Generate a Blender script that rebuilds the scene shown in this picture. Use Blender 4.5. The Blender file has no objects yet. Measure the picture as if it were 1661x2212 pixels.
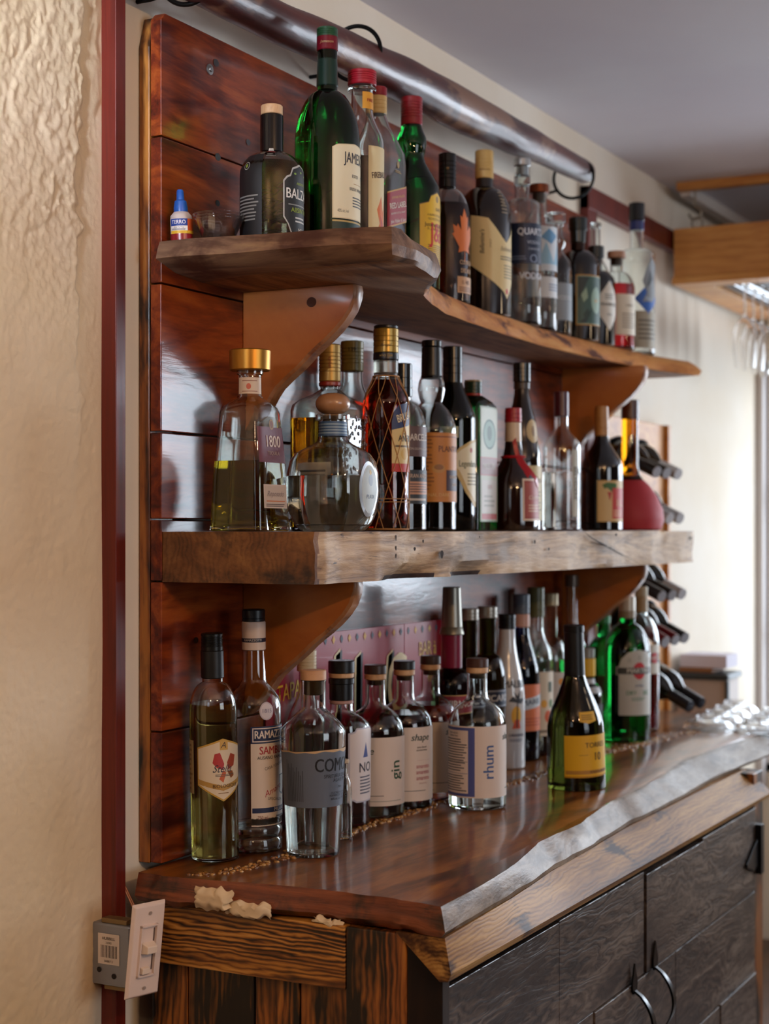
import bpy, bmesh, math, random
from mathutils import Vector, Matrix, noise
random.seed(7)
PI = math.pi
sc = bpy.context.scene
COL = sc.collection
EYE = 1.42            # eye height; the floor is z = 0
# ------------------------------------------------------------------ camera
cd = bpy.data.cameras.new('camera'); cam = bpy.data.objects.new('camera', cd); COL.objects.link(cam)
sc.camera = cam
TH = math.atan(1830 / 3500)
cam.location = (0, 0, EYE)
cam.rotation_euler = (PI / 2, 0, TH - PI / 2)
cd.sensor_fit = 'HORIZONTAL'; cd.sensor_width = 24.0; cd.lens = 3500 / 1661 * 24.0
cd.shift_y = 39 / 1661
cd.clip_start = .05; cd.clip_end = 60
cd.dof.use_dof = True; cd.dof.focus_distance = 2.42; cd.dof.aperture_fstop = 3.6
# ------------------------------------------------------------------ world, lights, exposure
sc.view_settings.view_transform = 'Standard'; sc.view_settings.look = 'None'
sc.view_settings.gamma = 1; sc.view_settings.use_curve_mapping = False
sc.view_settings.exposure = -0.15
w = bpy.data.worlds.new('sky'); sc.world = w; w.use_nodes = True
w.node_tree.nodes['Background'].inputs[0].default_value = (.78, .88, 1, 1)
w.node_tree.nodes['Background'].inputs[1].default_value = 2.2
sc.cycles.use_denoising = True
sc.cycles.max_bounces = 20; sc.cycles.transmission_bounces = 18; sc.cycles.transparent_max_bounces = 40
sc.cycles.diffuse_bounces = 3; sc.cycles.glossy_bounces = 5
sc.cycles.caustics_reflective = False; sc.cycles.caustics_refractive = False
sc.cycles.sample_clamp_indirect = 4


def light(name, kind, loc, power, color, size=None, size_y=None, aim=None, radius=None, spread=None):
    l = bpy.data.lights.new(name, kind); o = bpy.data.objects.new(name, l); COL.objects.link(o)
    o.location = loc; l.energy = power; l.color = color
    if kind == 'AREA':
        l.shape = 'RECTANGLE'; l.size = size; l.size_y = size_y or size
        if spread: l.spread = spread
    if radius: l.shadow_soft_size = radius
    if aim: o.rotation_euler = (Vector(aim) - Vector(loc)).to_track_quat('-Z', 'Y').to_euler()
    return o


DAY = (.78, .88, 1.0); WARM = (1.0, .60, .30)
light('daylight_far_window', 'AREA', (5.675, .95, 1.30), 17, DAY, .90, 1.35, (4, .95, 1.25))
light('daylight_room_window', 'AREA', (5.68, -1.12, 1.65), 34, DAY, .46, .96, (2, -.4, 1.3))
light('daylight_room_window', 'AREA', (5.68, -.25, 1.65), 46, DAY, .66, .96, (2, -.1, 1.3))
light('daylight_front_window', 'AREA', (1.2, -2.93, 1.7), 20, (.86, .93, 1), 1.5, 1.1, (1.8, 1.4, 1.3))
light('daylight_side_window', 'AREA', (-1.54, .70, 2.0), 1.9, (.70, .82, 1), .35, .45, (1.56, 1.455, 2.12), spread=math.radians(14))
for i in range(4):
    light('chandelier_bulb', 'POINT', (.75 + .09 * i, -.55 - .04 * i, 2.05), 10.5, WARM, radius=.022)
light('ceiling_lamp', 'POINT', (-.3, .45, 2.15), 15, WARM, radius=.06)
light('ceiling_lamp', 'POINT', (3.6, -1.2, 2.2), 3, (1, .72, .45), radius=.06)


# ------------------------------------------------------------------ materials
def lin(h):
    v = [int(h[i:i + 2], 16) / 255 for i in (0, 2, 4)]
    return tuple([c / 12.92 if c <= .04045 else ((c + .055) / 1.055) ** 2.4 for c in v] + [1])


MAT = {}


def newmat(name):
    m = bpy.data.materials.new(name); m.use_nodes = True
    return m, m.node_tree.nodes, m.node_tree.links, m.node_tree.nodes['Principled BSDF']


def paint(h, rough=.5, metal=0, coat=0):
    k = ('p', h, rough, metal, coat)
    if k not in MAT:
        m, N, L, b = newmat('paint_' + h)
        b.inputs['Base Color'].default_value = lin(h); b.inputs['Roughness'].default_value = rough
        b.inputs['Metallic'].default_value = metal; b.inputs['Coat Weight'].default_value = coat
        MAT[k] = m
    return MAT[k]


def glass(h='FFFFFF', rough=0, ior=1.46, trans=1.0):
    k = ('g', h, rough, ior, trans)
    if k not in MAT:
        m, N, L, b = newmat('glass_' + h)
        b.inputs['Base Color'].default_value = lin(h); b.inputs['Roughness'].default_value = rough
        b.inputs['Transmission Weight'].default_value = trans; b.inputs['IOR'].default_value = ior
        MAT[k] = m
    return MAT[k]


def wood(name, cols, scale=(2, 16, 16), rough=.35, coat=0, bump=.1, detail=8, dist=1.0, wave=None, blotch=None, blotch_scale=3,
         crack=None, spec=.5, blotch_stretch=(.6, 1, 1), cr=.12, bpos=(.52, .66), cpos=(.34, .66), fine=.5, bdist=.004):
    """timber: a noise stretched along the grain, optional wavy growth lines, scorch blotches and cracks.
    wave = (axis across the grain, lines per metre, waviness, strength)"""
    m, N, L, b = newmat(name)

    def math_(op, *ins):
        q = N.new('ShaderNodeMath'); q.operation = op
        for i, v in enumerate(ins):
            if isinstance(v, (int, float)): q.inputs[i].default_value = v
            else: L.new(v, q.inputs[i])
        return q.outputs[0]
    tc = N.new('ShaderNodeTexCoord')
    oi = N.new('ShaderNodeObjectInfo'); ad = N.new('ShaderNodeVectorMath'); ad.operation = 'ADD'
    L.new(tc.outputs['Object'], ad.inputs[0]); L.new(math_('MULTIPLY', oi.outputs['Random'], 37.0), ad.inputs[1]); src = ad.outputs[0]

    def noise_(sc_, k, det, dst):
        mp = N.new('ShaderNodeMapping'); mp.inputs['Scale'].default_value = sc_; L.new(src, mp.inputs[0])
        nz = N.new('ShaderNodeTexNoise'); nz.inputs['Scale'].default_value = k; nz.inputs['Detail'].default_value = det
        nz.inputs['Roughness'].default_value = .6; nz.inputs['Distortion'].default_value = dst; L.new(mp.outputs[0], nz.inputs[0]); return nz.outputs['Fac']
    n1 = noise_(scale, 2.2, detail, dist); n2 = noise_(scale, 11.0, 5, .3)
    fac = math_('ADD', math_('MULTIPLY', n1, 1 - fine * .5), math_('MULTIPLY', n2, fine * .5))
    if wave:
        ax, lpm, wav, stg = wave
        sep = N.new('ShaderNodeSeparateXYZ'); L.new(src, sep.inputs[0])
        lows = tuple(1.3 if (ax.lower() != 'xyz'[i] and scale[i] < 4) else 5.0 for i in range(3))
        nl = math_('ADD', noise_(lows, 1.6, 4, .5), math_('MULTIPLY', noise_(lows, 7.0, 3, .5), .22))
        ph = math_('ADD', math_('MULTIPLY', sep.outputs[ax], float(lpm)), math_('MULTIPLY', nl, float(wav)))
        fr = math_('FRACT', ph); tri = math_('PINGPONG', math_('MULTIPLY', fr, 2.0), 1.0)
        md = N.new('ShaderNodeMapRange'); md.inputs[1].default_value = .34; md.inputs[2].default_value = .60; L.new(noise_(tuple(.5 * q_ for q_ in scale), 2.6, 2, .6), md.inputs[0])
        amp = math_('MULTIPLY_ADD', md.outputs[0], .8, .2)
        wv = math_('MULTIPLY', math_('SUBTRACT', math_('POWER', tri, .7), .5), amp)
        fac = math_('ADD', math_('MULTIPLY', fac, 1), math_('MULTIPLY', wv, stg * .5))
    rp = N.new('ShaderNodeValToRGB'); L.new(fac, rp.inputs[0])
    els = rp.color_ramp.elements; n = len(cols)
    for i, cc in enumerate(cols):
        pos = cpos[0] + (cpos[1] - cpos[0]) * i / max(1, n - 1)
        e = els[i] if i < 2 else els.new(pos)
        e.position = pos; e.color = lin(cc)
    colr = rp.outputs[0]

    def over(fac_, h):
        nonlocal colr
        mi = N.new('ShaderNodeMix'); mi.data_type = 'RGBA'; L.new(fac_, mi.inputs[0]); L.new(colr, mi.inputs[6]); mi.inputs[7].default_value = lin(h); colr = mi.outputs[2]
    if blotch:
        n3 = noise_(blotch_stretch, blotch_scale, 4, .3)
        k = math_('ADD', n3, math_('MULTIPLY', math_('SUBTRACT', fac, .5), -.35))
        r3 = N.new('ShaderNodeValToRGB'); r3.color_ramp.elements[0].position = bpos[0]; r3.color_ramp.elements[1].position = bpos[1]; L.new(k, r3.inputs[0])
        over(r3.outputs[0], blotch)
    if crack:
        v = noise_((scale[0], scale[1], scale[2]), 2.6, 5, 2.2)
        r4 = N.new('ShaderNodeValToRGB'); r4.color_ramp.elements[0].position = .30; r4.color_ramp.elements[1].position = .36
        r4.color_ramp.elements[0].color = (1, 1, 1, 1); r4.color_ramp.elements[1].color = (0, 0, 0, 1); L.new(v, r4.inputs[0]); over(r4.outputs[0], crack)
    L.new(colr, b.inputs['Base Color'])
    b.inputs['Roughness'].default_value = rough; b.inputs['Coat Weight'].default_value = coat; b.inputs['Coat Roughness'].default_value = cr
    b.inputs['Specular IOR Level'].default_value = spec
    bp = N.new('ShaderNodeBump'); bp.inputs['Strength'].default_value = bump; bp.inputs['Distance'].default_value = bdist
    L.new(fac, bp.inputs['Height']); L.new(bp.outputs[0], b.inputs['Normal']); L.new(bp.outputs[0], b.inputs['Coat Normal'])
    MAT[name] = m
    return m


W_BOARD = wood('varnished_red_pine', ['300C05', '64200B', '8A3A12', 'A0501E'], (1.3, 9, 9), .38, .35, .16, blotch='330C06', blotch_scale=5, cr=.09, spec=.3, bdist=.003, bpos=(.49, .68))
W_END = wood('stained_board_end', ['1C0805', '4A1A0A', '6E2C10'], (7, 7, 2), .4, .4, .1, blotch='120503', blotch_scale=6)
W_CHARV = wood('torched_pine_upright', ['240F07', '6A3812', '955822', 'A86C2C'], (9, 9, .7), .4, .25, .2, blotch='0E0705', blotch_scale=8, blotch_stretch=(1, 1, .4), wave=('X', 75, 5, .35), cr=.2, bpos=(.44, .56), spec=.4)
W_CHARW = wood('torched_pine_wide_board', ['240F07', '6A3812', '955822', 'A86C2C'], (9, 9, .7), .4, .25, .2, blotch='0E0705', blotch_scale=8, blotch_stretch=(1, 1, .4), wave=('Y', 110, 6, .45), cr=.2, bpos=(.46, .58), spec=.4)
W_CHARH = wood('torched_pine_board', ['1A0C05', '6A3C16', 'B27832', 'D09A50'], (1.0, 1.2, 12), .4, .25, .3, blotch='120906', blotch_scale=8, blotch_stretch=(1, .55, .8), wave=('Z', 150, 9, .62), dist=.3, cr=.2, fine=.3, spec=.4, bpos=(.52, .66))
W_RAIL = wood('torched_pine_rail', ['5A3818', '8E6432', 'B48A4C'], (.9, 10, 10), .55, .05, .15, blotch='3A2014', blotch_scale=10, blotch_stretch=(.6, 1, 1.5), wave=('Z', 190, 10, .38), bpos=(.54, .66), cr=.3, spec=.25)
W_TOP = wood('lacquered_slab', ['2C1408', '64340F', '8C5220', 'A66E30'], (1.4, 6, 6), .30, .35, .06, blotch='241008', blotch_scale=7, blotch_stretch=(.45, 1.2, 1), cr=.10, spec=.3, bpos=(.50, .68))
W_TOPEND = wood('lacquered_slab_end', ['32140A', '6A3016', '8C4A24'], (8, 1.6, 18), .42, .3, .7, blotch='1A0906', blotch_scale=12, cr=.2, crack='120705')
W_LIVE = wood('lacquered_live_edge', ['5A4836', '857462', 'A09280'], (4, 12, 12), .5, .12, .6, blotch='5E4A36', blotch_scale=16, cr=.25, bdist=.003, spec=.35)
W_SHELF = wood('rough_sawn_slab', ['5E3A22', '8A5E3A', 'A07248', 'AE8056'], (1.6, 10, 14), .62, .0, .3, blotch='54321E', blotch_scale=5, wave=('Y', 90, 7, .18))
W_SHELFEDGE = wood('live_shelf_edge', ['9A5426', 'C8823E', 'D69A54'], (2.2, 9, 9), .55, .1, .5, blotch='5E2C14', blotch_scale=17, bpos=(.56, .66))
W_SHELFEND = wood('weathered_shelf_end', ['4E3626', '80604A', 'A0805E'], (9, 1.6, 9), .6, .05, .5, blotch='4A281A', blotch_scale=9)
W_BEAM = wood('weathered_beam', ['6E4E32', 'A07E58', 'BC9A72', 'CCAC84'], (1.6, 10, 15), .66, .05, .7, crack='3A2416', blotch='80684E', blotch_scale=8, wave=('Z', 70, 7, .14))
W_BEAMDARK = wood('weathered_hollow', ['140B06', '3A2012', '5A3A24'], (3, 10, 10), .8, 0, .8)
W_BEAMEND = wood('weathered_beam_end', ['35200F', '6E4626', '8E6338'], (6, 3, 6), .64, .05, .8, blotch='2C1C14', blotch_scale=12, wave=('Y', 100, 9, .2))
W_BRACKET = wood('oiled_pine', ['8E4A1A', 'AA5E24', 'B86C2C'], (4, 1.2, 2.4), .42, .25, .03, blotch='8A4418', blotch_scale=4, cr=.2, spec=.35)
W_BRACKETEDGE = wood('oiled_pine_edge', ['7E4826', 'A06A42', 'B07C52'], (6, 6, 6), .45, .2, .1, blotch='4A2412', blotch_scale=12, bpos=(.55, .66))
W_POLE = wood('varnished_log', ['2A0C0A', '4A1812', '62281A'], (1.2, 7, 7), .42, .35, .4, blotch='86604A', blotch_scale=7, blotch_stretch=(.5, 1, 1), cr=.22, bpos=(.55, .62))
W_TRIM = wood('red_stained_trim', ['4A1008', '661A0C', '74200E'], (20, 20, .8), .45, .1, .06, cr=.25)
W_BARN = wood('dark_barn_wood', ['0C0806', '2A1E18', '4A3C32', '6A5C50'], (.8, 6, 6), .42, .3, .7, wave=('Z', 60, 14, .5), dist=.8, cr=.28, blotch='241812', blotch_scale=4, bdist=.0025, fine=.6, spec=.4)
W_RACK = wood('light_pine', ['A86C30', 'C4843E', 'D0964E'], (4, 1.2, 9), .5, .15, .05, blotch='B4743A', blotch_scale=3, wave=('Z', 40, 5, .3))
W_CORK = wood('stopper_wood', ['B98D62', 'CFA57A', 'DDB88E'], (20, 20, 5), .5, .1, .05)


def plaster(name, base, dark, bump=.5, sc_=60):
    m, N, L, b = newmat(name)
    g = N.new('ShaderNodeNewGeometry')
    n1 = N.new('ShaderNodeTexNoise'); n1.inputs['Scale'].default_value = 2.4; n1.inputs['Detail'].default_value = 6; L.new(g.outputs['Position'], n1.inputs[0])
    r = N.new('ShaderNodeValToRGB'); r.color_ramp.elements[0].position = .4; r.color_ramp.elements[1].position = .65
    r.color_ramp.elements[0].color = lin(base); r.color_ramp.elements[1].color = lin(dark); L.new(n1.outputs['Fac'], r.inputs[0]); L.new(r.outputs[0], b.inputs['Base Color'])
    n2 = N.new('ShaderNodeTexNoise'); n2.inputs['Scale'].default_value = sc_; n2.inputs['Detail'].default_value = 6; L.new(g.outputs['Position'], n2.inputs[0])
    bp = N.new('ShaderNodeBump'); bp.inputs['Strength'].default_value = bump; bp.inputs['Distance'].default_value = .003
    L.new(n2.outputs['Fac'], bp.inputs['Height']); L.new(bp.outputs[0], b.inputs['Normal'])
    b.inputs['Roughness'].default_value = .85
    return m


PLASTER = plaster('cream_plaster', 'E6D2B4', 'DCC49C', .35, 90)
WALLPAINT = plaster('smooth_cream_wall', 'ECE2D2', 'E6D8C2', .08, 30)
ROOMDARK = plaster('dark_unseen_wall', '4A3A2E', '3E3026', .08, 30)  # unseen room walls, coloured dark to cut fill light and reflections on the bottles
CEILP = plaster('ceiling_paint', 'E2DEE4', 'DCD6DE', .08, 30)
FLOORM = wood('floor_boards', ['2E1C12', '4A2E1C', '5A3A24'], (1.4, 9, 2), .4, .2, .1)


# ------------------------------------------------------------------ mesh helpers
class MB:
    def __init__(s): s.v = []; s.f = []; s.m = []

    def face(s, idx, m=0): s.f.append(tuple(idx)); s.m.append(m)

    def box(s, x0, y0, z0, x1, y1, z1, m=0):
        b = len(s.v)
        s.v += [(x0, y0, z0), (x1, y0, z0), (x1, y1, z0), (x0, y1, z0), (x0, y0, z1), (x1, y0, z1), (x1, y1, z1), (x0, y1, z1)]
        for q in ((0, 3, 2, 1), (4, 5, 6, 7), (0, 1, 5, 4), (1, 2, 6, 5), (2, 3, 7, 6), (3, 0, 4, 7)): s.face([b + i for i in q], m)
        return s

    def rings(s, rings, closed=True, caps=True, m=0, mats=None):
        """loft a list of equally long point rings"""
        b = len(s.v); n = len(rings[0])
        for r in rings: s.v += [tuple(p) for p in r]
        for i in range(len(rings) - 1):
            for j in range(n if closed else n - 1):
                k = (j + 1) % n
                s.face((b + i * n + j, b + i * n + k, b + (i + 1) * n + k, b + (i + 1) * n + j), mats(i, j) if mats else m)
        if caps:
            s.face([b + j for j in reversed(range(n))], mats(-1, 0) if mats else m)
            s.face([b + (len(rings) - 1) * n + j for j in range(n)], mats(-2, 0) if mats else m)
        return s

    def tube(s, path, r, n=10, m=0, caps=True):
        P = [Vector(p) for p in path]; R = []
        up = None
        for i, p in enumerate(P):
            t = (P[min(i + 1, len(P) - 1)] - P[max(i - 1, 0)]).normalized()
            if up is None:
                up = Vector((0, 0, 1)) if abs(t.z) < .9 else Vector((1, 0, 0))
            sd = t.cross(up).normalized(); up = sd.cross(t).normalized()
            rr = r[i] if isinstance(r, (list, tuple)) else r
            R.append([p + (sd * math.cos(2 * PI * k / n) + up * math.sin(2 * PI * k / n)) * rr for k in range(n)])
        return s.rings(R, True, caps, m)

    def torus(s, c, ax, R, r, n=48, k=10, m=0):
        c = Vector(c); ax = Vector(ax).normalized(); u = ax.orthogonal().normalized(); v = ax.cross(u); b = len(s.v)
        for i in range(n):
            a = 2 * PI * i / n; d = u * math.cos(a) + v * math.sin(a)
            for j in range(k):
                q = 2 * PI * j / k; s.v.append(tuple(c + d * (R + r * math.cos(q)) + ax * r * math.sin(q)))
        for i in range(n):
            for j in range(k):
                s.face((b + i * k + j, b + (i + 1) % n * k + j, b + (i + 1) % n * k + (j + 1) % k, b + i * k + (j + 1) % k), m)
        return s

    def lathe(s, prof, n=40, m=0, sec=None):
        """closed surface of revolution about z; prof = [(r,z[,q])]; end radii of 0 close it"""
        b = len(s.v); rows = []
        for p in prof:
            r, z = p[0], p[1]; q = p[2] if len(p) > 2 else 0
            if r <= 1e-6:
                rows.append([len(s.v)]); s.v.append((0, 0, z))
            else:
                row = []
                for i in range(n):
                    a = 2 * PI * i / n; rr = sec(a, r, q) if sec else r
                    row.append(len(s.v)); s.v.append((rr * math.sin(a), -rr * math.cos(a), z))
                rows.append(row)
        for A, B in zip(rows, rows[1:]):
            if len(A) == 1 and len(B) == 1: continue
            for i in range(n):
                k = (i + 1) % n
                if len(A) == 1: s.face((A[0], B[k], B[i]), m)
                elif len(B) == 1: s.face((A[i], A[k], B[0]), m)
                else: s.face((A[i], A[k], B[k], B[i]), m)
        return s

    def prism(s, poly, axis, a0, a1, m=0):
        """extrude a 2D polygon along axis 'x','y' or 'z'"""
        f = {'x': lambda p, t: (t, p[0], p[1]), 'y': lambda p, t: (p[0], t, p[1]), 'z': lambda p, t: (p[0], p[1], t)}[axis]
        return s.rings([[f(p, a0) for p in poly], [f(p, a1) for p in poly]], m=m)

    def build(s, name, mats, parent=None, loc=None, smooth=None, bevel=0, recalc=True):
        me = bpy.data.meshes.new(name)
        L = Vector(loc) if loc is not None else Vector((0, 0, 0))
        me.from_pydata([tuple(Vector(p) - L) for p in s.v], [], s.f)
        mats = mats if isinstance(mats, (list, tuple)) else [mats]
        for mt in mats: me.materials.append(mt)
        me.polygons.foreach_set('material_index', s.m)
        if recalc or smooth:
            bm = bmesh.new(); bm.from_mesh(me)
            if recalc: bmesh.ops.recalc_face_normals(bm, faces=bm.faces)
            if smooth:
                for fc in bm.faces: fc.smooth = True
                for e in bm.edges:
                    if len(e.link_faces) == 2 and e.calc_face_angle(0) > smooth: e.smooth = False
            bm.to_mesh(me); bm.free()
        o = bpy.data.objects.new(name, me); COL.objects.link(o)
        if parent is not None: o.parent = parent
        elif loc is not None: o.location = loc
        if bevel:
            bv = o.modifiers.new('bevel', 'BEVEL'); bv.width = bevel; bv.segments = 2; bv.limit_method = 'ANGLE'
        return o


def tag(o, label=None, cat=None, group=None, kind=None):
    if label: o['label'] = label
    if cat: o['category'] = cat
    if group: o['group'] = group
    if kind: o['kind'] = kind
    return o


def empty(name, loc, label, cat, group=None, rz=0, rot=None):
    o = bpy.data.objects.new(name, None); COL.objects.link(o); o.location = loc
    o.rotation_euler = rot if rot else (0, 0, rz); o.empty_display_size = .05
    return tag(o, label, cat, group)


def struct(o): o['kind'] = 'structure'; return o


def copy_tree(o, parent=None):
    c = o.copy(); COL.objects.link(c); c.parent = parent
    for ch in list(o.children): copy_tree(ch, c)
    return c


def E(z): return z + EYE


# ------------------------------------------------------------------ lettering and labels
_tx = {}


def text_mesh(t, bold=0.0):
    k = (t, bold)
    if k not in _tx:
        cu = bpy.data.curves.new('t', 'FONT'); cu.body = t; cu.align_x = 'CENTER'; cu.align_y = 'CENTER';  cu.resolution_u = 3
        o = bpy.data.objects.new('t', cu); COL.objects.link(o)
        dg = bpy.context.evaluated_depsgraph_get(); me = bpy.data.meshes.new_from_object(o.evaluated_get(dg))
        _tx[k] = ([(v.co.x, v.co.y) for v in me.vertices], [tuple(p.vertices) for p in me.polygons])
        bpy.data.objects.remove(o); bpy.data.curves.remove(cu); bpy.data.meshes.remove(me)
    return _tx[k]


def flat_items(W, H, base, items, outline=None):
    """list of (verts2d, faces, colour, layer) in metres, origin at the label's lower left"""
    out = []
    if base: out.append(([(p[0] * W, p[1] * H) for p in (outline or [(0, 0), (1, 0), (1, 1), (0, 1)])], None, base, 0))
    lay = 1
    for it in items:
        k = it[0]
        if k == 't':
            _, t, u, v, s, colr = it[:6]; o = it[6] if len(it) > 6 else {}
            vs, fs = text_mesh(t); sz = s / 1000 / .7; a = math.radians(o.get('rot', 0)); ca, sa = math.cos(a), math.sin(a)
            sx = o.get('sx', 1); sh = o.get('sh', 0)
            bo_ = o.get('b', 0)
            for n_, (ox, oy) in enumerate([(0, 0)] if not bo_ else [(-bo_ * .5, 0), (bo_ * .5, 0), (0, bo_ * .3)]):     # heavier strokes
                pts = []
                for x, y in vs:
                    x += ox; y += oy; x, y = (x * sx + y * sh) * sz, y * sz
                    pts.append((u * W + x * ca - y * sa, v * H + x * sa + y * ca))
                out.append((pts, fs, colr, 3 + .5 * n_))
        elif k == 'r':
            _, u0, v0, u1, v1, colr = it
            out.append(([(u0 * W, v0 * H), (u1 * W, v0 * H), (u1 * W, v1 * H), (u0 * W, v1 * H)], None, colr, lay)); lay = min(lay + .2, 2.6)
        elif k == 'o':
            _, u, v, rx, ry, colr = it
            out.append(([(u * W + rx / 1000 * math.cos(2 * PI * i / 24), v * H + ry / 1000 * math.sin(2 * PI * i / 24)) for i in range(24)], None, colr, lay)); lay = min(lay + .2, 2.6)
        elif k == 'p':
            out.append(([(p[0] * W, p[1] * H) for p in it[1]], None, it[2], lay)); lay = min(lay + .2, 2.6)
        elif k == 'l':   # lines of fine print
            _, u0, v0, u1, v1, n, colr = it
            rr = random.Random(int(u0 * 997 + v0 * 131 + n))
            for i in range(n):
                vv = v0 + (v1 - v0) * (i + .5) / n; hh = (v1 - v0) / n * .22; e = u1 - (u1 - u0) * rr.uniform(0, .25)
                out.append(([(u0 * W, (vv - hh) * H), (e * W, (vv - hh) * H), (e * W, (vv + hh) * H), (u0 * W, (vv + hh) * H)], None, colr, 2.8))
    return out


def make_decal(name, items2d, mapper, parent, step=.004, zstep=None, rough=.5, metal=()):
    bm = bmesh.new(); cols = []; ly = bm.verts.layers.float.new('ly')
    for pts, fs, colr, lay in items2d:
        if colr not in cols: cols.append(colr)
        mi = cols.index(colr)
        sub = bmesh.new()
        vs = [sub.verts.new((x, y, 0)) for x, y in pts]
        for f in (fs or [tuple(range(len(pts)))]):
            try: sub.faces.new([vs[i] for i in f])
            except ValueError: pass
        for f in list(sub.faces):
            f.normal_update()
            if f.normal.z < 0: f.normal_flip()
        xs = [p[0] for p in pts]; ys = [p[1] for p in pts]
        a = math.floor(min(xs) / step) + 1
        while a * step < max(xs):
            bmesh.ops.bisect_plane(sub, geom=list(sub.verts) + list(sub.edges) + list(sub.faces), plane_co=(a * step, 0, 0), plane_no=(1, 0, 0)); a += 1
        if zstep and fs is None:
            a = math.floor(min(ys) / zstep) + 1
            while a * zstep < max(ys):
                bmesh.ops.bisect_plane(sub, geom=list(sub.verts) + list(sub.edges) + list(sub.faces), plane_co=(0, a * zstep, 0), plane_no=(0, 1, 0)); a += 1
        mp = {}
        for v in sub.verts:
            nv = bm.verts.new(mapper(v.co.x, v.co.y, .0003 + lay * .00012)); mp[v] = nv
        for f in sub.faces:
            try: nf = bm.faces.new([mp[v] for v in f.verts]); nf.material_index = mi; nf.smooth = True
            except ValueError: pass
        sub.free()
    me = bpy.data.meshes.new(name); bm.to_mesh(me); bm.free()
    for c_ in cols:
        if c_[0] == '*': me.materials.append(paint(c_[1:], .3, .85))
        else: me.materials.append(paint(c_, rough))
    o = bpy.data.objects.new(name, me); COL.objects.link(o); o.parent = parent
    return o


# ------------------------------------------------------------------ bottles
def sh_round(zs, zn, rn, n=9):
    return [(zs + (zn - zs) * t, rn + (1 - rn) * (1 - t ** 1.9) ** .62) for t in [i / n for i in range(n)]] + [(zn, rn)]


def sh_s(zs, zn, rn, n=10):
    return [(zs + (zn - zs) * t, rn + (1 - rn) * (math.cos(PI * t) + 1) / 2) for t in [i / n for i in range(n + 1)]]


def body_prof(zs, zn, rn, style='round', rb=1.0, top=.985, q=0, lip=True, foot=.02):
    """(z/h, r/R, squareness) from base to mouth"""
    P = [(0, rb * .86, q), (.004, rb * .95, q), (foot * .6, rb, q)]
    nb = 6
    for i in range(1, nb + 1): P.append((foot + (zs - foot) * i / nb, rb + (1 - rb) * i / nb, q))
    S = {'round': sh_round, 's': sh_s}.get(style)
    S = S(zs, zn, rn) if S else [(zs, 1), (zn - .02, rn * 1.15), (zn, rn)]
    for z, r in S[1:]:
        t = (z - zs) / (zn - zs); P.append((z, r, q * max(0, 1 - t * 1.3)))
    P.append((top - .02, rn * .97, 0))
    if lip: P += [(top - .018, rn * 1.12, 0), (top - .003, rn * 1.12, 0)]
    P.append((top, rn * 1.0, 0))
    return P


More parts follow.
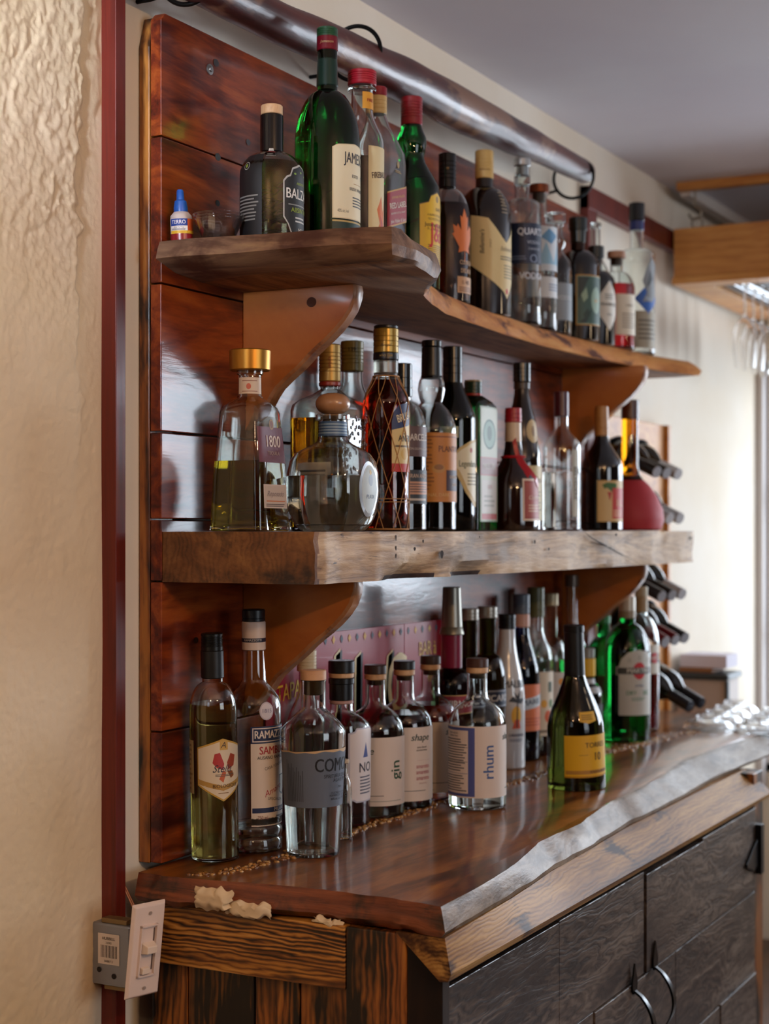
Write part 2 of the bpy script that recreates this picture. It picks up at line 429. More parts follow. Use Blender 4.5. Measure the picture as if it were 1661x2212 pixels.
def build_bottle(key, name, label, prof, gmat, caps=(), labels=(), liquid=None, hollow=True, rot=0, lean=(0, 0), ax=1, ay=1,
                 group=None, cat='bottle', zb=None, wall=.0024, extra=None, base_t=.007):
    x, y, R, h, zb0 = POS[key]
    root = empty(name, (x, y, zb0 + .0005), label, cat, group, rot=(math.radians(lean[0]), math.radians(lean[1]), math.radians(rot)))
    nn = 8.0

    def sec(a, r, q):
        if q <= 0: return r
        rx, ry = r * ax, r * ay
        s_ = 1 / ((abs(math.sin(a)) / rx) ** nn + (abs(math.cos(a)) / ry) ** nn) ** (1 / nn)
        return r * (1 - q) + s_ * q
    pr = []
    for p in prof:      # the glass stays inside whatever sleeve covers the neck
        z, r = p[0], p[1]
        for c in caps:
            o_ = c[5] if len(c) > 5 else {}
            if c[0] in ('plug', 'stopper', 'cork') or o_.get('ball') or not (c[1] <= z <= c[2]): continue
            rc = c[3] * (1 + (o_.get('rt', 1) - 1) * (z - c[1]) / (c[2] - c[1])) * (.93 if o_.get('ridge') else .97)
            if r > rc > r * .75: r = rc
        pr.append((r * R, z * h, p[2] if len(p) > 2 else 0))

    def at(z):
        for a, b in zip(pr, pr[1:]):
            if a[1] <= z <= b[1] and b[1] > a[1]:
                t = (z - a[1]) / (b[1] - a[1]); return a[0] + (b[0] - a[0]) * t, a[2] + (b[2] - a[2]) * t
        return pr[-1][0], 0
    n = 64 if any(p[2] for p in pr) else 40
    out = [(0, .003 if not hollow else .002, pr[0][2])] + pr
    m = MB()
    if hollow:
        inn = [(r - wall, max(z, base_t), q) for r, z, q in pr if z > base_t * .9 and r > wall * 1.5]
        inn[-1] = (inn[-1][0], pr[-1][1] - .0005, 0)
        inn = [(at(base_t)[0] - wall * 1.6, base_t, at(base_t)[1])] + [p for p in inn if p[1] > base_t]
        m.lathe(out + inn[::-1] + [(0, base_t + .002, pr[0][2])], n, sec=sec)
    else:
        m.lathe(out + [(0, pr[-1][1], 0)], n, sec=sec)
    m.build('body', gmat, root, smooth=.7)
    if liquid:
        lv, lc = liquid[0] * h, liquid[1]
        zz = [base_t - .0006] + [p[1] for p in pr if base_t < p[1] < lv - .001] + [lv]
        lp = [(0, base_t - .0006, pr[0][2])]
        for z in zz:
            r, q = at(max(z, base_t)); lp.append((r - wall + .0004 - (wall * .6 if z < base_t + .001 else 0), z, q))
        lp.append((0, lv, lp[-1][2]))
        MB().lathe(lp, n, sec=sec).build('liquid', glass(lc, 0, 1.34), root, smooth=.7)
    for c in caps:
        cn, z0, z1, rr, hexc = c[:5]; o = c[5] if len(c) > 5 else {}
        z0, z1, rr = z0 * h, z1 * h, rr * R
        mt = o.get('mat') or paint(hexc, o.get('rough', .35), o.get('metal', 0), o.get('coat', 0))
        rt = o.get('rt', 1) * rr; b = min(.0015, (z1 - z0) * .2)
        if o.get('ball'):
            P = [(0, z0)] + [(rr * math.sin(PI * t) ** .75, z0 + (z1 - z0) * (1 - math.cos(PI * t)) / 2) for t in [i / 12 for i in range(1, 12)]] + [(0, z1)]
        else:
            P = [(0, z0), (rr - b, z0), (rr, z0 + b)]
            rg = o.get('ridge', 0)
            for i in range(rg):
                zc_ = z0 + (z1 - z0) * (.25 + .6 * i / max(1, rg)); t_ = (zc_ - z0) / (z1 - z0); r_ = rr + (rt - rr) * t_
                P += [(r_, zc_), (r_ * .95, zc_ + .0006), (r_ * .95, zc_ + .0012), (r_, zc_ + .0018)]
            P += [(rt, z1 - b), (rt - b, z1), (0, z1)]
        co = MB().lathe(P, 32).build(cn, mt, root, smooth=.6)
        if o.get('label'): co['label'] = o['label']
        for it in o.get('items', ()):      # printing on the cap
            fi = flat_items(2 * rr, z1 - z0, None, [it])
            make_decal('printing', fi, lambda X, Z, off, rr=rr, rt=rt, z0=z0, z1=z1: _cyl((X - rr) / rr + math.radians(-62 + o.get('pa', 0)), (rr + (rt - rr) * Z / (z1 - z0)) + off, z0 + Z), co)
    for lb in labels:
        ln = lb.get('name', 'label'); a0, a1 = math.radians(lb['a'][0]), math.radians(lb['a'][1]); z0, z1 = lb['z'][0] * h, lb['z'][1] * h
        Hh = z1 - z0; lr = at((z0 + z1) / 2)
        if lb.get('flat'):   # on one side of a squared bottle; 'a' holds (centre angle, width fraction)
            af = a0; rx = R * ax if abs(math.sin(af)) < .5 else R * ay; hd = R * ay if abs(math.sin(af)) < .5 else R * ax; Wd = 2 * rx * lb['a'][1]

            def mp(X, Z, off, af=af, Wd=Wd, z0=z0, hd=hd):
                r, q = at(z0 + Z); k = r / R; xx = (X - Wd / 2); a = af + math.atan2(xx, hd * k)
                rr = sec(a, r, q) + off * 1.6
                return _cyl(a, rr, z0 + Z)
        else:
            Wd = (a1 - a0) * lr[0]

            def mp(X, Z, off, a0=a0, lr=lr, z0=z0):
                r, q = at(z0 + Z); a = a0 + X / lr[0]
                return _cyl(a, sec(a, r, q) + off + .0002, z0 + Z)
        fi = flat_items(Wd, Hh, lb.get('base'), lb.get('items', []), lb.get('outline'))
        lo = make_decal(ln, fi, mp, root, .0035, lb.get('zs', .012), lb.get('rough', .5))
        if lb.get('label'): lo['label'] = lb['label']
    if extra: extra(root, R, h, at)
    return root


def _cyl(a, r, z): return (r * math.sin(a), -r * math.cos(a), z)


# world position, radius, height, standing height of every bottle
Z_TOP, Z_MID, Z_BAR = E(.43), E(-.002), E(-.5)
_raw = {
'T1':(2.013,1.395,0.0165,0.079),'T2':(2.027,1.339,0.0370,0.036),'T3':(2.095,1.288,0.0480,0.212),'T4':(2.244,1.276,0.0520,0.368),
'T5':(2.340,1.265,0.0360,0.322),'T6':(2.476,1.308,0.0450,0.334),'T7':(2.619,1.314,0.0510,0.351),'T8':(2.803,1.330,0.0440,0.289),
'T9':(3.014,1.347,0.0545,0.340),'T10':(3.172,1.330,0.0400,0.354),'T11':(3.278,1.335,0.0390,0.320),'T12':(3.376,1.334,0.0350,0.275),
'T13':(3.503,1.330,0.0490,0.286),'T14':(3.757,1.381,0.0330,0.321),'T15':(3.605,1.324,0.0450,0.236),'T16':(3.702,1.308,0.0440,0.237),
'T17':(3.834,1.302,0.0445,0.376),
'M1':(2.051,1.299,0.0460,0.270),'M2':(2.333,1.322,0.0570,0.308),'M3':(2.179,1.229,0.0670,0.213),'M4':(2.499,1.371,0.0420,0.333),
'M5':(2.438,1.272,0.0390,0.348),'M6':(2.584,1.316,0.0440,0.299),'M7':(2.699,1.313,0.0460,0.352),'M8':(2.807,1.321,0.0440,0.352),
'M9':(2.935,1.336,0.0500,0.299),'M10':(3.046,1.297,0.0520,0.250),'M11':(3.146,1.320,0.0410,0.352),'M12':(3.279,1.283,0.0410,0.300),
'M13':(3.508,1.275,0.0476,0.284),'M14':(3.752,1.291,0.0800,0.316),
'B1':(2.065,1.370,0.0360,0.344),'B2':(2.154,1.354,0.0420,0.376),'B3':(2.165,1.256,0.0500,0.284),'B4':(2.336,1.368,0.0330,0.300),
'B5':(2.410,1.343,0.0490,0.278),'B5b':(2.292,1.271,0.0120,0.129),'B6':(2.516,1.334,0.0510,0.263),'B7':(2.619,1.329,0.0510,0.263),
'B8':(2.725,1.328,0.0500,0.265),'B9':(2.674,1.209,0.0520,0.268),'B10':(2.825,1.331,0.0400,0.390),'B11':(2.986,1.368,0.0360,0.341),
'B12':(3.066,1.363,0.0380,0.342),'B13':(3.142,1.352,0.0380,0.323),'B14':(3.272,1.374,0.0405,0.360),'B15':(3.360,1.376,0.0385,0.372),
'B16':(3.455,1.378,0.0365,0.355),'B17':(3.555,1.365,0.0350,0.395),'B18':(2.964,1.129,0.0565,0.316),'B19':(3.679,1.273,0.0540,0.341),
'B20':(3.785,1.371,0.0440,0.289),'B21':(3.886,1.308,0.0440,0.358),'B22':(3.505,1.310,0.0360,0.229)}
POS = {k: v + ({'T': Z_TOP, 'M': Z_MID, 'B': Z_BAR}[k[0]],) for k, v in _raw.items()}

# ================================================================== the room
WY = 1.458      # back wall plane
m = MB()
# plastered stretch of the back wall, with trowelled relief
X0, X1, ZA, ZB, ST = 1.55, 1.903, -.74, .80, .0026
nx, nz = int((X1 - X0) / ST), int((ZB - ZA) / ST)


def relief(x, z):
    p = Vector((x * 3.2, 0, z * 3.2))
    patch = noise.noise(Vector((x * 5, 3, z * 2.2))) + .35 * noise.noise(Vector((x * 16, 9, z * 12)))
    edge = max(0, min(1, (x - 1.885) / .018))
    hi = max(0, min(1, (z - .05) / .4))
    left = max(0, min(1, (1.845 + .03 * noise.noise(Vector((0, 4, z * 9))) + .012 * noise.noise(Vector((x * 30, 4, z * 45))) - x) / .006))
    h = .006 * left * hi                       # the thick coat near the corner
    pl = max(0, min(1, (patch - .02) / .05)) * .0020 * (.35 + .65 * hi)
    fine = noise.fractal(Vector((x * 70, 0, z * 70)), .6, 2.1, 4) * (.0008 + .0010 * left * hi)
    return (h + pl + fine) * (1 - edge) + noise.noise(p) * .003


b0 = 0
for j in range(nz + 1):
    z = ZA + (ZB - ZA) * j / nz
    for i in range(nx + 1):
        x = X0 + (X1 - X0) * i / nx
        m.v.append((x, WY - relief(x, z), E(z)))
for j in range(nz):
    for i in range(nx):
        a = j * (nx + 1) + i; m.face((a, a + 1, a + nx + 2, a + nx + 1), 0)
m.box(-1.6, WY, 0, 1.56, WY + .1, E(1.0), 0)
m.box(1.5, WY + .006, 0, 1.95, WY + .1, E(1.0), 0)
m.box(1.906, WY, 0, 5.62, WY + .1, E(1.0), 1)
o = struct(m.build('wall_back', [PLASTER, WALLPAINT], recalc=False)); o.data.polygons.foreach_set('use_smooth', [True] * len(o.data.polygons))
sm = o.data
for i, p in enumerate(sm.polygons):
    if i >= nx * nz: p.use_smooth = False
struct(MB().box(-1.6, -3.05, E(1.0), 5.75, 1.55, E(1.08)).build('ceiling', CEILP))
struct(MB().box(-1.6, -3.05, -.06, 5.75, 1.55, 0).build('floor', FLOORM))


def wall_with_holes(name, axis, pos, thick, u0, u1, holes, mat):
    """a wall across x (axis 'x') or y, u along it, with rectangular openings (u0,u1,z0,z1)"""
    m = MB(); hs = sorted(holes); z1 = E(1.0); cu = u0

    def bx(a, b, c, d):
        if b - a < 1e-4 or d - c < 1e-4: return
        if axis == 'x': m.box(pos, a, c, pos + thick, b, d)
        else: m.box(a, pos, c, b, pos + thick, d)
    for h in hs:
        bx(cu, h[0], 0, z1); bx(h[0], h[1], 0, h[2]); bx(h[0], h[1], h[3], z1); cu = h[1]
    bx(cu, u1, 0, z1)
    return struct(m.build(name, mat))


HR = [(-1.38, -.86, 1.12, 2.18), (-.61, .11, 1.12, 2.18), (.50, 1.447, .58, 2.0)]
wall_with_holes('wall_right', 'x', 5.6, .1, -3.05, 1.458, HR, WALLPAINT)
wall_with_holes('wall_front', 'y', -3.05, .1, -1.6, 5.6, [(.4, 2.0, 1.05, 2.25)], ROOMDARK)
wall_with_holes('wall_left', 'x', -1.65, .1, -3.05, 1.458, [(.3, 1.05, 1.55, 2.3)], ROOMDARK)


def clear_pane(k='pane', lo=.04, hi=.7, pwr=4):
    if k not in MAT:
        mt = bpy.data.materials.new('window_glass'); mt.use_nodes = True; N = mt.node_tree.nodes; L = mt.node_tree.links
        N.remove(N['Principled BSDF']); t = N.new('ShaderNodeBsdfTransparent'); g = N.new('ShaderNodeBsdfGlossy'); g.inputs['Roughness'].default_value = .02
        fr = N.new('ShaderNodeLayerWeight'); pw = N.new('ShaderNodeMath'); pw.operation = 'POWER'; pw.inputs[1].default_value = pwr; L.new(fr.outputs['Facing'], pw.inputs[0])
        ma = N.new('ShaderNodeMath'); ma.operation = 'MULTIPLY_ADD'; ma.inputs[1].default_value = hi; ma.inputs[2].default_value = lo; L.new(pw.outputs[0], ma.inputs[0])
        mx = N.new('ShaderNodeMixShader'); L.new(ma.outputs[0], mx.inputs[0]); L.new(t.outputs[0], mx.inputs[1]); L.new(g.outputs[0], mx.inputs[2])
        L.new(mx.outputs[0], N['Material Output'].inputs[0]); MAT[k] = mt
    return MAT[k]


FRW = paint('E8E4E2', .4)


def window(n, axis, pos, u0, u1, z0, z1, mx_, mz_, frame=FRW):
    fr = MB(); t = .03

    def bx(M_, a, b, c, d, th=.02):
        if axis == 'x': M_.box(pos - th, a, c, pos + th, b, d)
        else: M_.box(a, pos - th, c, b, pos + th, d)
    bx(fr, u0, u0 + t, z0, z1); bx(fr, u1 - t, u1, z0, z1); bx(fr, u0, u1, z0, z0 + t); bx(fr, u0, u1, z1 - t, z1)
    for k in range(1, mx_): c_ = u0 + (u1 - u0) * k / mx_; bx(fr, c_ - .012, c_ + .012, z0, z1, .012)
    for k in range(1, mz_): c_ = z0 + (z1 - z0) * k / mz_; bx(fr, u0, u1, c_ - .012, c_ + .012, .012)
    f = struct(fr.build('window_%d' % n, frame)); p = MB(); bx(p, u0 + .01, u1 - .01, z0 + .01, z1 - .01, .002); p.build('pane', clear_pane(), f)
    return f


window(1, 'x', 5.63, .50, 1.447, .58, 2.0, 2, 3)
window(2, 'x', 5.65, -1.38, -.86, 1.12, 2.18, 1, 2)
window(5, 'x', 5.65, -.61, .11, 1.12, 2.18, 1, 2)
window(3, 'y', -3.0, .4, 2.0, 1.05, 2.25, 2, 2)
window(4, 'x', -1.6, .3, 1.05, 1.55, 2.3, 2, 1)
# dark red casing pieces
struct(MB().box(1.900, 1.4325, 0, 1.9235, WY + .001, E(1.0)).build('trim_1', W_TRIM, bevel=.001))
m = MB(); m.box(3.852, 1.435, E(-.4), 3.915, WY + .001, E(.868)); m.box(3.852, 1.433, E(.811), 4.63, WY + .001, E(.868))
struct(m.build('trim_2', W_TRIM, bevel=.001))
struct(MB().box(5.560, 1.434, E(-.9), 5.599, WY, E(.60)).build('trim_3', paint('D8D2D0', .5)))

# ================================================================== shelf unit
XB0, XB1 = 1.99, 3.772
seams = [.776, .589, .369, .147, .016, -.077, -.302, -.4995]
bb = empty('shelf_backboard', (XB0, 1.44, E(-.5)), 'tall varnished red-brown plank back panel standing on the bar top behind all the shelves', 'back panel')
LB = (XB0, 1.44, E(-.5))
for k in range(7):
    z1, z0 = seams[k], seams[k + 1]
    top = [(XB0 + (.006 if k == 0 else 0), z1)]
    poly = [(XB0, E(z0) + .0012), (XB1, E(z0) + .0012), (XB1, E(z1) - .0012), (XB0 + (.010 if k == 0 else 0), E(z1) - .0012)]
    if k == 0: poly += [(XB0, E(z1) - .012)]
    y = 1.416 + random.uniform(0, .0012)
    o = MB().prism(poly, 'y', y, 1.4365).build('plank', [W_BOARD], bb, LB, bevel=.0016)
ed = [(XB0 - .001, E(-.4995)), (XB0 + .06, E(-.4995)), (XB0 + .06, E(.772)), (XB0 + .012, E(.772)), (XB0 - .001, E(.725))]
MB().prism(ed, 'y', 1.4375, 1.457).build('edge_stile', W_CHARV, bb, LB, bevel=.002)
MB().box(XB1 - .07, 1.4375, E(-.4995), XB1, 1.457, E(.772)).build('edge_stile', W_CHARV, bb, LB, bevel=.002)
for px, pz, r in ((2.118, .72, .0085),):
    mb = MB().lathe([(0, .0045), (.004, .0045), (.0045, .0025), (.0085, .002), (r, 0), (0, 0)], 24)
    mb.v = [(v[0] + px, 1.4162 - v[2], v[1] + E(pz)) for v in mb.v]
    mb.build('bolt', paint('9A9A98', .3, .9), bb, LB, smooth=.5)['label'] = 'round steel bolt head near the top corner'
kn = MB()
for px, pz, r in ((2.136, .735, .006), (2.141, .588, .006), (2.23, .63, .005), (2.14, .515, .005), (3.0, .2, .007), (2.75, .12, .006), (2.35, .33, .006), (2.06, .42, .004), (2.08, -.17, .005)):
    b = len(kn.v); kn.v += [(px + r * math.cos(a) * 1.3, 1.4155, E(pz) + r * math.sin(a)) for a in [2 * PI * i / 14 for i in range(14)]]
    kn.face([b + i for i in range(14)])
kn.build('knot', paint('160705', .3, 0, .5), bb, LB)
# ---- live-edge top shelf: upper and lower outlines differ (waney edge)
T_ = [(1.985, 1.416), (1.984, 1.36), (1.995, 1.30), (2.008, 1.22), (2.014, 1.13), (2.038, 1.055), (2.062, 1.05), (2.13, 1.074), (2.27, 1.098), (2.34, 1.150), (2.43, 1.205), (2.53, 1.242), (2.64, 1.268),
      (2.76, 1.283), (2.90, 1.296), (3.04, 1.298), (3.18, 1.306), (3.33, 1.305), (3.58, 1.292), (3.72, 1.278), (3.84, 1.266), (3.93, 1.247), (4.02, 1.228), (4.03, 1.25), (4.02, 1.416)]
M_ = [(1.975, 1.416), (1.976, 1.36), (1.985, 1.29), (1.99, 1.21), (2.0, 1.11), (2.022, 1.046), (2.08, 1.036), (2.16, 1.056), (2.268, 1.090), (2.34, 1.132), (2.42, 1.185), (2.52, 1.222), (2.62, 1.244),
      (2.75, 1.262), (2.89, 1.272), (3.03, 1.278), (3.17, 1.286), (3.31, 1.282), (3.55, 1.268), (3.70, 1.250), (3.82, 1.236), (3.92, 1.208), (4.01, 1.190), (4.02, 1.24), (4.01, 1.416)]
B_ = [(2.10, 1.416), (2.08, 1.36), (2.06, 1.27), (2.05, 1.19), (2.05, 1.11), (2.05, 1.06), (2.10, 1.05), (2.16, 1.062), (2.222, 1.078), (2.28, 1.118), (2.38, 1.172), (2.48, 1.205), (2.60, 1.236),
      (2.73, 1.25), (2.86, 1.259), (2.98, 1.267), (3.13, 1.274), (3.26, 1.272), (3.50, 1.257), (3.64, 1.24), (3.76, 1.226), (3.86, 1.198), (3.93, 1.184), (3.95, 1.24), (3.95, 1.416)]


def densify(P, n=5):
    out = []
    for i in range(len(P)):
        a, b = P[i], P[(i + 1) % len(P)]
        k = n if (a[1] < 1.41 or b[1] < 1.41) else 1
        for j in range(k): out.append((a[0] + (b[0] - a[0]) * j / k, a[1] + (b[1] - a[1]) * j / k))
    return out


def slab(name, levels, mats, matf, loc, label, cat, jit=.002, seed=1, group=None, wallY=1.41):
    m = MB(); rings = []
    for k, (poly, z, jk) in enumerate(levels):
        r = []
        for i, (x, y) in enumerate(densify(poly)):
            if y < wallY:
                d = noise.noise(Vector((x * 22, y * 22, z * 14 + seed))) * jit * jk + noise.noise(Vector((x * 7, y * 7, z * 5 + seed))) * jit * 1.5 * jk
                dz = noise.noise(Vector((x * 9, y * 9, seed + 5))) * jit * (.35 if 0 < k < len(levels) - 1 else 0)
            else: d = dz = 0
            dx = 0
            if name == 'countertop' and x < 1.99 and y < 1.40:      # broken, uneven end grain
                f = min(1, (y - .94) / .05) if y > .94 else 0
                dx = (noise.noise(Vector((2, y * 26, z * 60 + seed))) * .007 + noise.noise(Vector((7, y * 75, z * 160))) * .004) * f * (1 if 0 < k < len(levels) - 1 else .6)
                dz += noise.noise(Vector((5, y * 30, 3))) * .006 * f * (1.3 if k == 0 else .5 if k < len(levels) - 1 else 0)
            r.append((x + dx, y + d, E(z) + dz))
        rings.append(r)
    m.rings(rings, mats=matf(rings))
    o = m.build(name, mats, None, loc, smooth=.6); tag(o, label, cat, group); return o


def mf_top(rings):
    def f(i, j):
        if i < 0: return 0
        p = rings[i][j]
        return 1 if p[0] > 2.30 else 2
    return f


slab('wooden_shelf', [(B_, .384, .5), ([(b[0] * .4 + q[0] * .6, b[1] * .4 + q[1] * .6) for b, q in zip(B_, M_)], .389, .8), (M_, .403, 1), ([(t[0] * .45 + q[0] * .55, t[1] * .45 + q[1] * .55) for t, q in zip(T_, M_)], .418, 1), (T_, .43, .4)],
     [W_SHELF, W_SHELFEDGE, W_SHELFEND], mf_top, (2.0, 1.416, E(.384)), 'upper live-edge wooden shelf with a curved front, holding the top row of bottles', 'shelf', jit=.003)
# ---- thick weathered lower shelf
fr = [(1.992, 1.416), (1.986, 1.37), (1.988, 1.30), (1.985, 1.24), (1.990, 1.19), (1.994, 1.156)]
nx_ = 34
fx = [(2.02 + (3.80 - 2.02) * i / nx_, 1.153 + .004 * math.sin(i * 1.3)) for i in range(nx_ + 1)] + [(3.835, 1.158), (3.845, 1.22), (3.85, 1.30), (3.85, 1.416)]
PM = fr + fx


def hollow(x): return max(0, 1 - abs(x - 2.30) / .11) ** .6 + max(0, 1 - abs(x - 2.52) / .09) ** .7 * .8 + .25 * max(0, noise.noise(Vector((x * 9, 2, 5))))


def mid(z, k):
    out = []
    for x, y in PM:
        dy = 0
        if y < 1.17:
            dy = noise.noise(Vector((x * 6, k * 3.1, 2))) * .010 + noise.noise(Vector((x * 24, k * 5, 7))) * .004
            dy += hollow(x) * (.034, .020 * (1 + noise.noise(Vector((x * 30, 1, 1)))), .004, .001, 0, 0)[k]
            dy = max(dy, -.002)
        dx = noise.noise(Vector((y * 40, k * 2.3, 2))) * .005 if x < 2.0 and y < 1.41 else 0
        out.append((x + dx, y + dy))
    return out


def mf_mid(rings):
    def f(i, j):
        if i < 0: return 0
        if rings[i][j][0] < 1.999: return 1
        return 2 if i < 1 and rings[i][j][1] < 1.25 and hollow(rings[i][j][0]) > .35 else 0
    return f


slab('wooden_shelf', [(mid(0, 0), -.0775, .4), (mid(0, 1), -.070, 1), (mid(0, 2), -.052, 1), (mid(0, 3), -.034, 1), (mid(0, 4), -.016, 1), (mid(0, 5), -.0025, .3)],
     [W_BEAM, W_BEAMEND, W_BEAMDARK], mf_mid, (2.0, 1.416, E(-.0775)), 'thick weathered plank shelf with cracks and worm holes, carrying the middle row of bottles', 'shelf', jit=.0022, seed=4)
# worm holes and one long crack in its front edge belong to the plank
sh = [o for o in COL.objects if o.name.startswith('wooden_shelf')][-1]
HOLE = paint('24140C', .9)
for x, z, rx, rz in ((2.40, -.040, .006, .007), (2.235, -.012, .002, .005), (2.235, -.028, .002, .004), (2.235, -.040, .002, .004), (2.33, -.018, .003, .003), (2.80, -.022, .004, .004), (2.95, -.031, .004, .004), (2.87, -.036, .004, .003), (3.25, -.010, .006, .003), (3.78, -.02, .008, .004), (2.55, -.012, .002, .002), (2.30, -.03, .004, .003)):
    hm = MB(); hm.v += [(x + rx * math.cos(a) * (1 + .2 * math.sin(3 * a)), 1.1500 - .0015, E(z) + rz * math.sin(a)) for a in [2 * PI * i / 12 for i in range(12)]]; hm.face(range(12))
    hm.build('worm_hole', HOLE, sh, (2.0, 1.416, E(-.0775)))
ck = [(3.06, -.004, .001), (3.10, -.016, .006), (3.16, -.028, .010), (3.24, -.044, .006), (3.33, -.060, .003), (3.40, -.074, .0015)]
hm = MB()
for p in ck: hm.v += [(p[0] - p[2], 1.148, E(p[1])), (p[0] + p[2], 1.148, E(p[1]))]
for i in range(5): hm.face((2 * i, 2 * i + 2, 2 * i + 3, 2 * i + 1))
hm.build('crack', HOLE, sh, (2.0, 1.416, E(-.0775)))
# ---- brackets
BR = [(1.4155, 0), (1.211, 0), (1.209, -.010), (1.211, -.022), (1.218, -.040), (1.230, -.056), (1.245, -.071), (1.262, -.085), (1.276, -.095), (1.290, -.106), (1.303, -.118), (1.315, -.128), (1.326, -.136), (1.340, -.147), (1.352, -.157), (1.362, -.170), (1.372, -.186), (1.386, -.200), (1.4155, -.222)]


def bracket(x, ztop, label):
    m = MB(); n = len(BR); R_ = []
    for t, ins in ((0, .0035), (.0035, 0), (.0255, 0), (.029, .0035)):
        R_.append([(x + t, min(1.4155, y + (ins if y < 1.41 else 0)), E(ztop) - .0006 + z + (ins if z < 0 and y < 1.41 else 0)) for y, z in BR])
    m.rings(R_, mats=lambda i, j: 0 if i < 0 or j in (0, n - 1) else 1)
    o = m.build('shelf_bracket', [W_BRACKET, W_BRACKETEDGE], None, (x, 1.4155, E(ztop)), smooth=.9)
    return tag(o, label, 'bracket', 'scroll-cut brackets under the two shelves')


b1 = bracket(2.215, .384, 'oiled pine scroll bracket under the near end of the upper shelf')
bracket(3.62, .384, 'dark scroll bracket under the far end of the upper shelf')
bracket(2.215, -.0775, 'oiled pine scroll bracket under the near end of the thick lower shelf')
bracket(3.62, -.0775, 'dark scroll bracket under the far end of the thick lower shelf')
m = MB(); b = len(m.v); m.v += [(2.2145, 1.288 + .009 * math.cos(a), E(.36) + .008 * math.sin(a)) for a in [2 * PI * i / 16 for i in range(16)]]; m.face(range(16))
m.build('knot', paint('4A200C', .4, 0, .4), b1, (2.215, 1.4155, E(.384)))

# ================================================================== bar top and cabinet
TT = [(1.932, 1.4155), (1.930, 1.38), (1.930, 1.34), (1.938, 1.28), (1.952, 1.20), (1.958, 1.12), (1.955, 1.03), (1.95, .97), (1.94, .930),
      (2.05, .934), (2.20, .946), (2.30, .962), (2.41, .982), (2.50, .985), (2.60, .985), (2.70, .998), (2.87, 1.016), (3.0, 1.018), (3.16, 1.021), (3.28, 1.040), (3.43, 1.058), (3.6, 1.050), (3.8, 1.035), (4.0, 1.02), (4.35, 1.0), (4.36, 1.2), (4.36, 1.4155)]
TBm = [(1.922, 1.4155), (1.920, 1.38), (1.918, 1.33), (1.926, 1.27), (1.940, 1.19), (1.952, 1.11), (1.950, 1.02), (1.945, .97), (1.935, .922),
       (2.05, .928), (2.20, .936), (2.30, .944), (2.41, .955), (2.50, .958), (2.60, .962), (2.70, .968), (2.87, .976), (3.0, .976), (3.16, .975), (3.28, .982), (3.43, .988), (3.6, .985), (3.8, .975), (4.0, .97), (4.35, .96), (4.37, 1.2), (4.37, 1.4155)]
TBb = [(1.930, 1.4155), (1.930, 1.38), (1.93, 1.33), (1.938, 1.27), (1.952, 1.19), (1.962, 1.11), (1.958, 1.02), (1.950, .97), (1.940, .930),
       (2.05, .934), (2.20, .940), (2.30, .948), (2.41, .958), (2.50, .960), (2.60, .966), (2.70, .972), (2.87, .980), (3.0, .980), (3.16, .980), (3.28, .986), (3.43, .992), (3.6, .99), (3.8, .985), (4.0, .98), (4.35, .97), (4.36, 1.2), (4.36, 1.4155)]


def mf_bar(rings):
    def f(i, j):
        if i < 0: return 0
        x, y, z = rings[i][j]
        return 1 if y > .93 and x < 1.975 else 2
    return f


mix = lambda A, B, t: [(a[0] * (1 - t) + b[0] * t, a[1] * (1 - t) + b[1] * t) for a, b in zip(A, B)]
bar = slab('countertop', [(TBb, -.541, .4), (TBm, -.532, 1.2), (mix(TBm, TT, .4), -.519, 2.2), (mix(TBm, TT, .78), -.506, 1.6), (TT, -.5, .7)],
           [W_TOP, W_TOPEND, W_LIVE], mf_bar, (1.94, 1.416, E(-.541)), 'lacquered live-edge wooden bar top under the lowest row of bottles', 'countertop', jit=.0030, seed=9)
# pale filler showing where the end has broken away
m = MB()


def lump(m, y0, y1, z0, z1, x, seed, nyy=26, nzz=10):
    b = len(m.v)
    for j in range(nzz + 1):
        for i in range(nyy + 1):
            u, v = i / nyy, j / nzz; y = y0 + (y1 - y0) * u; z = z0 + (z1 - z0) * v
            e = min(u, 1 - u) * 6; e2 = min(v, 1 - v) * 5
            k = min(1, e) * min(1, e2)
            z2 = z + noise.noise(Vector((u * 5, seed, v * 2))) * .008
            m.v.append((x + .010 * (1 - k) + noise.noise(Vector((y * 90, seed, z * 90))) * .0012, y + noise.noise(Vector((v * 4, seed, u * 3))) * .01, E(z2)))
    for j in range(nzz):
        for i in range(nyy): a = b + j * (nyy + 1) + i; m.face((a, a + 1, a + nyy + 2, a + nyy + 1))


for args in ((1.312, 1.250, -.540, -.508, 1.917, 3), (1.262, 1.190, -.545, -.524, 1.923, 5), (1.135, 1.09, -.547, -.538, 1.945, 8)):
    m = MB(); lump(m, *args)
    o = m.build('exposed_filler', paint('DCC7A6', .7), bar, (1.94, 1.416, E(-.541)), smooth=1.2); o['label'] = 'pale filler showing through the broken end'
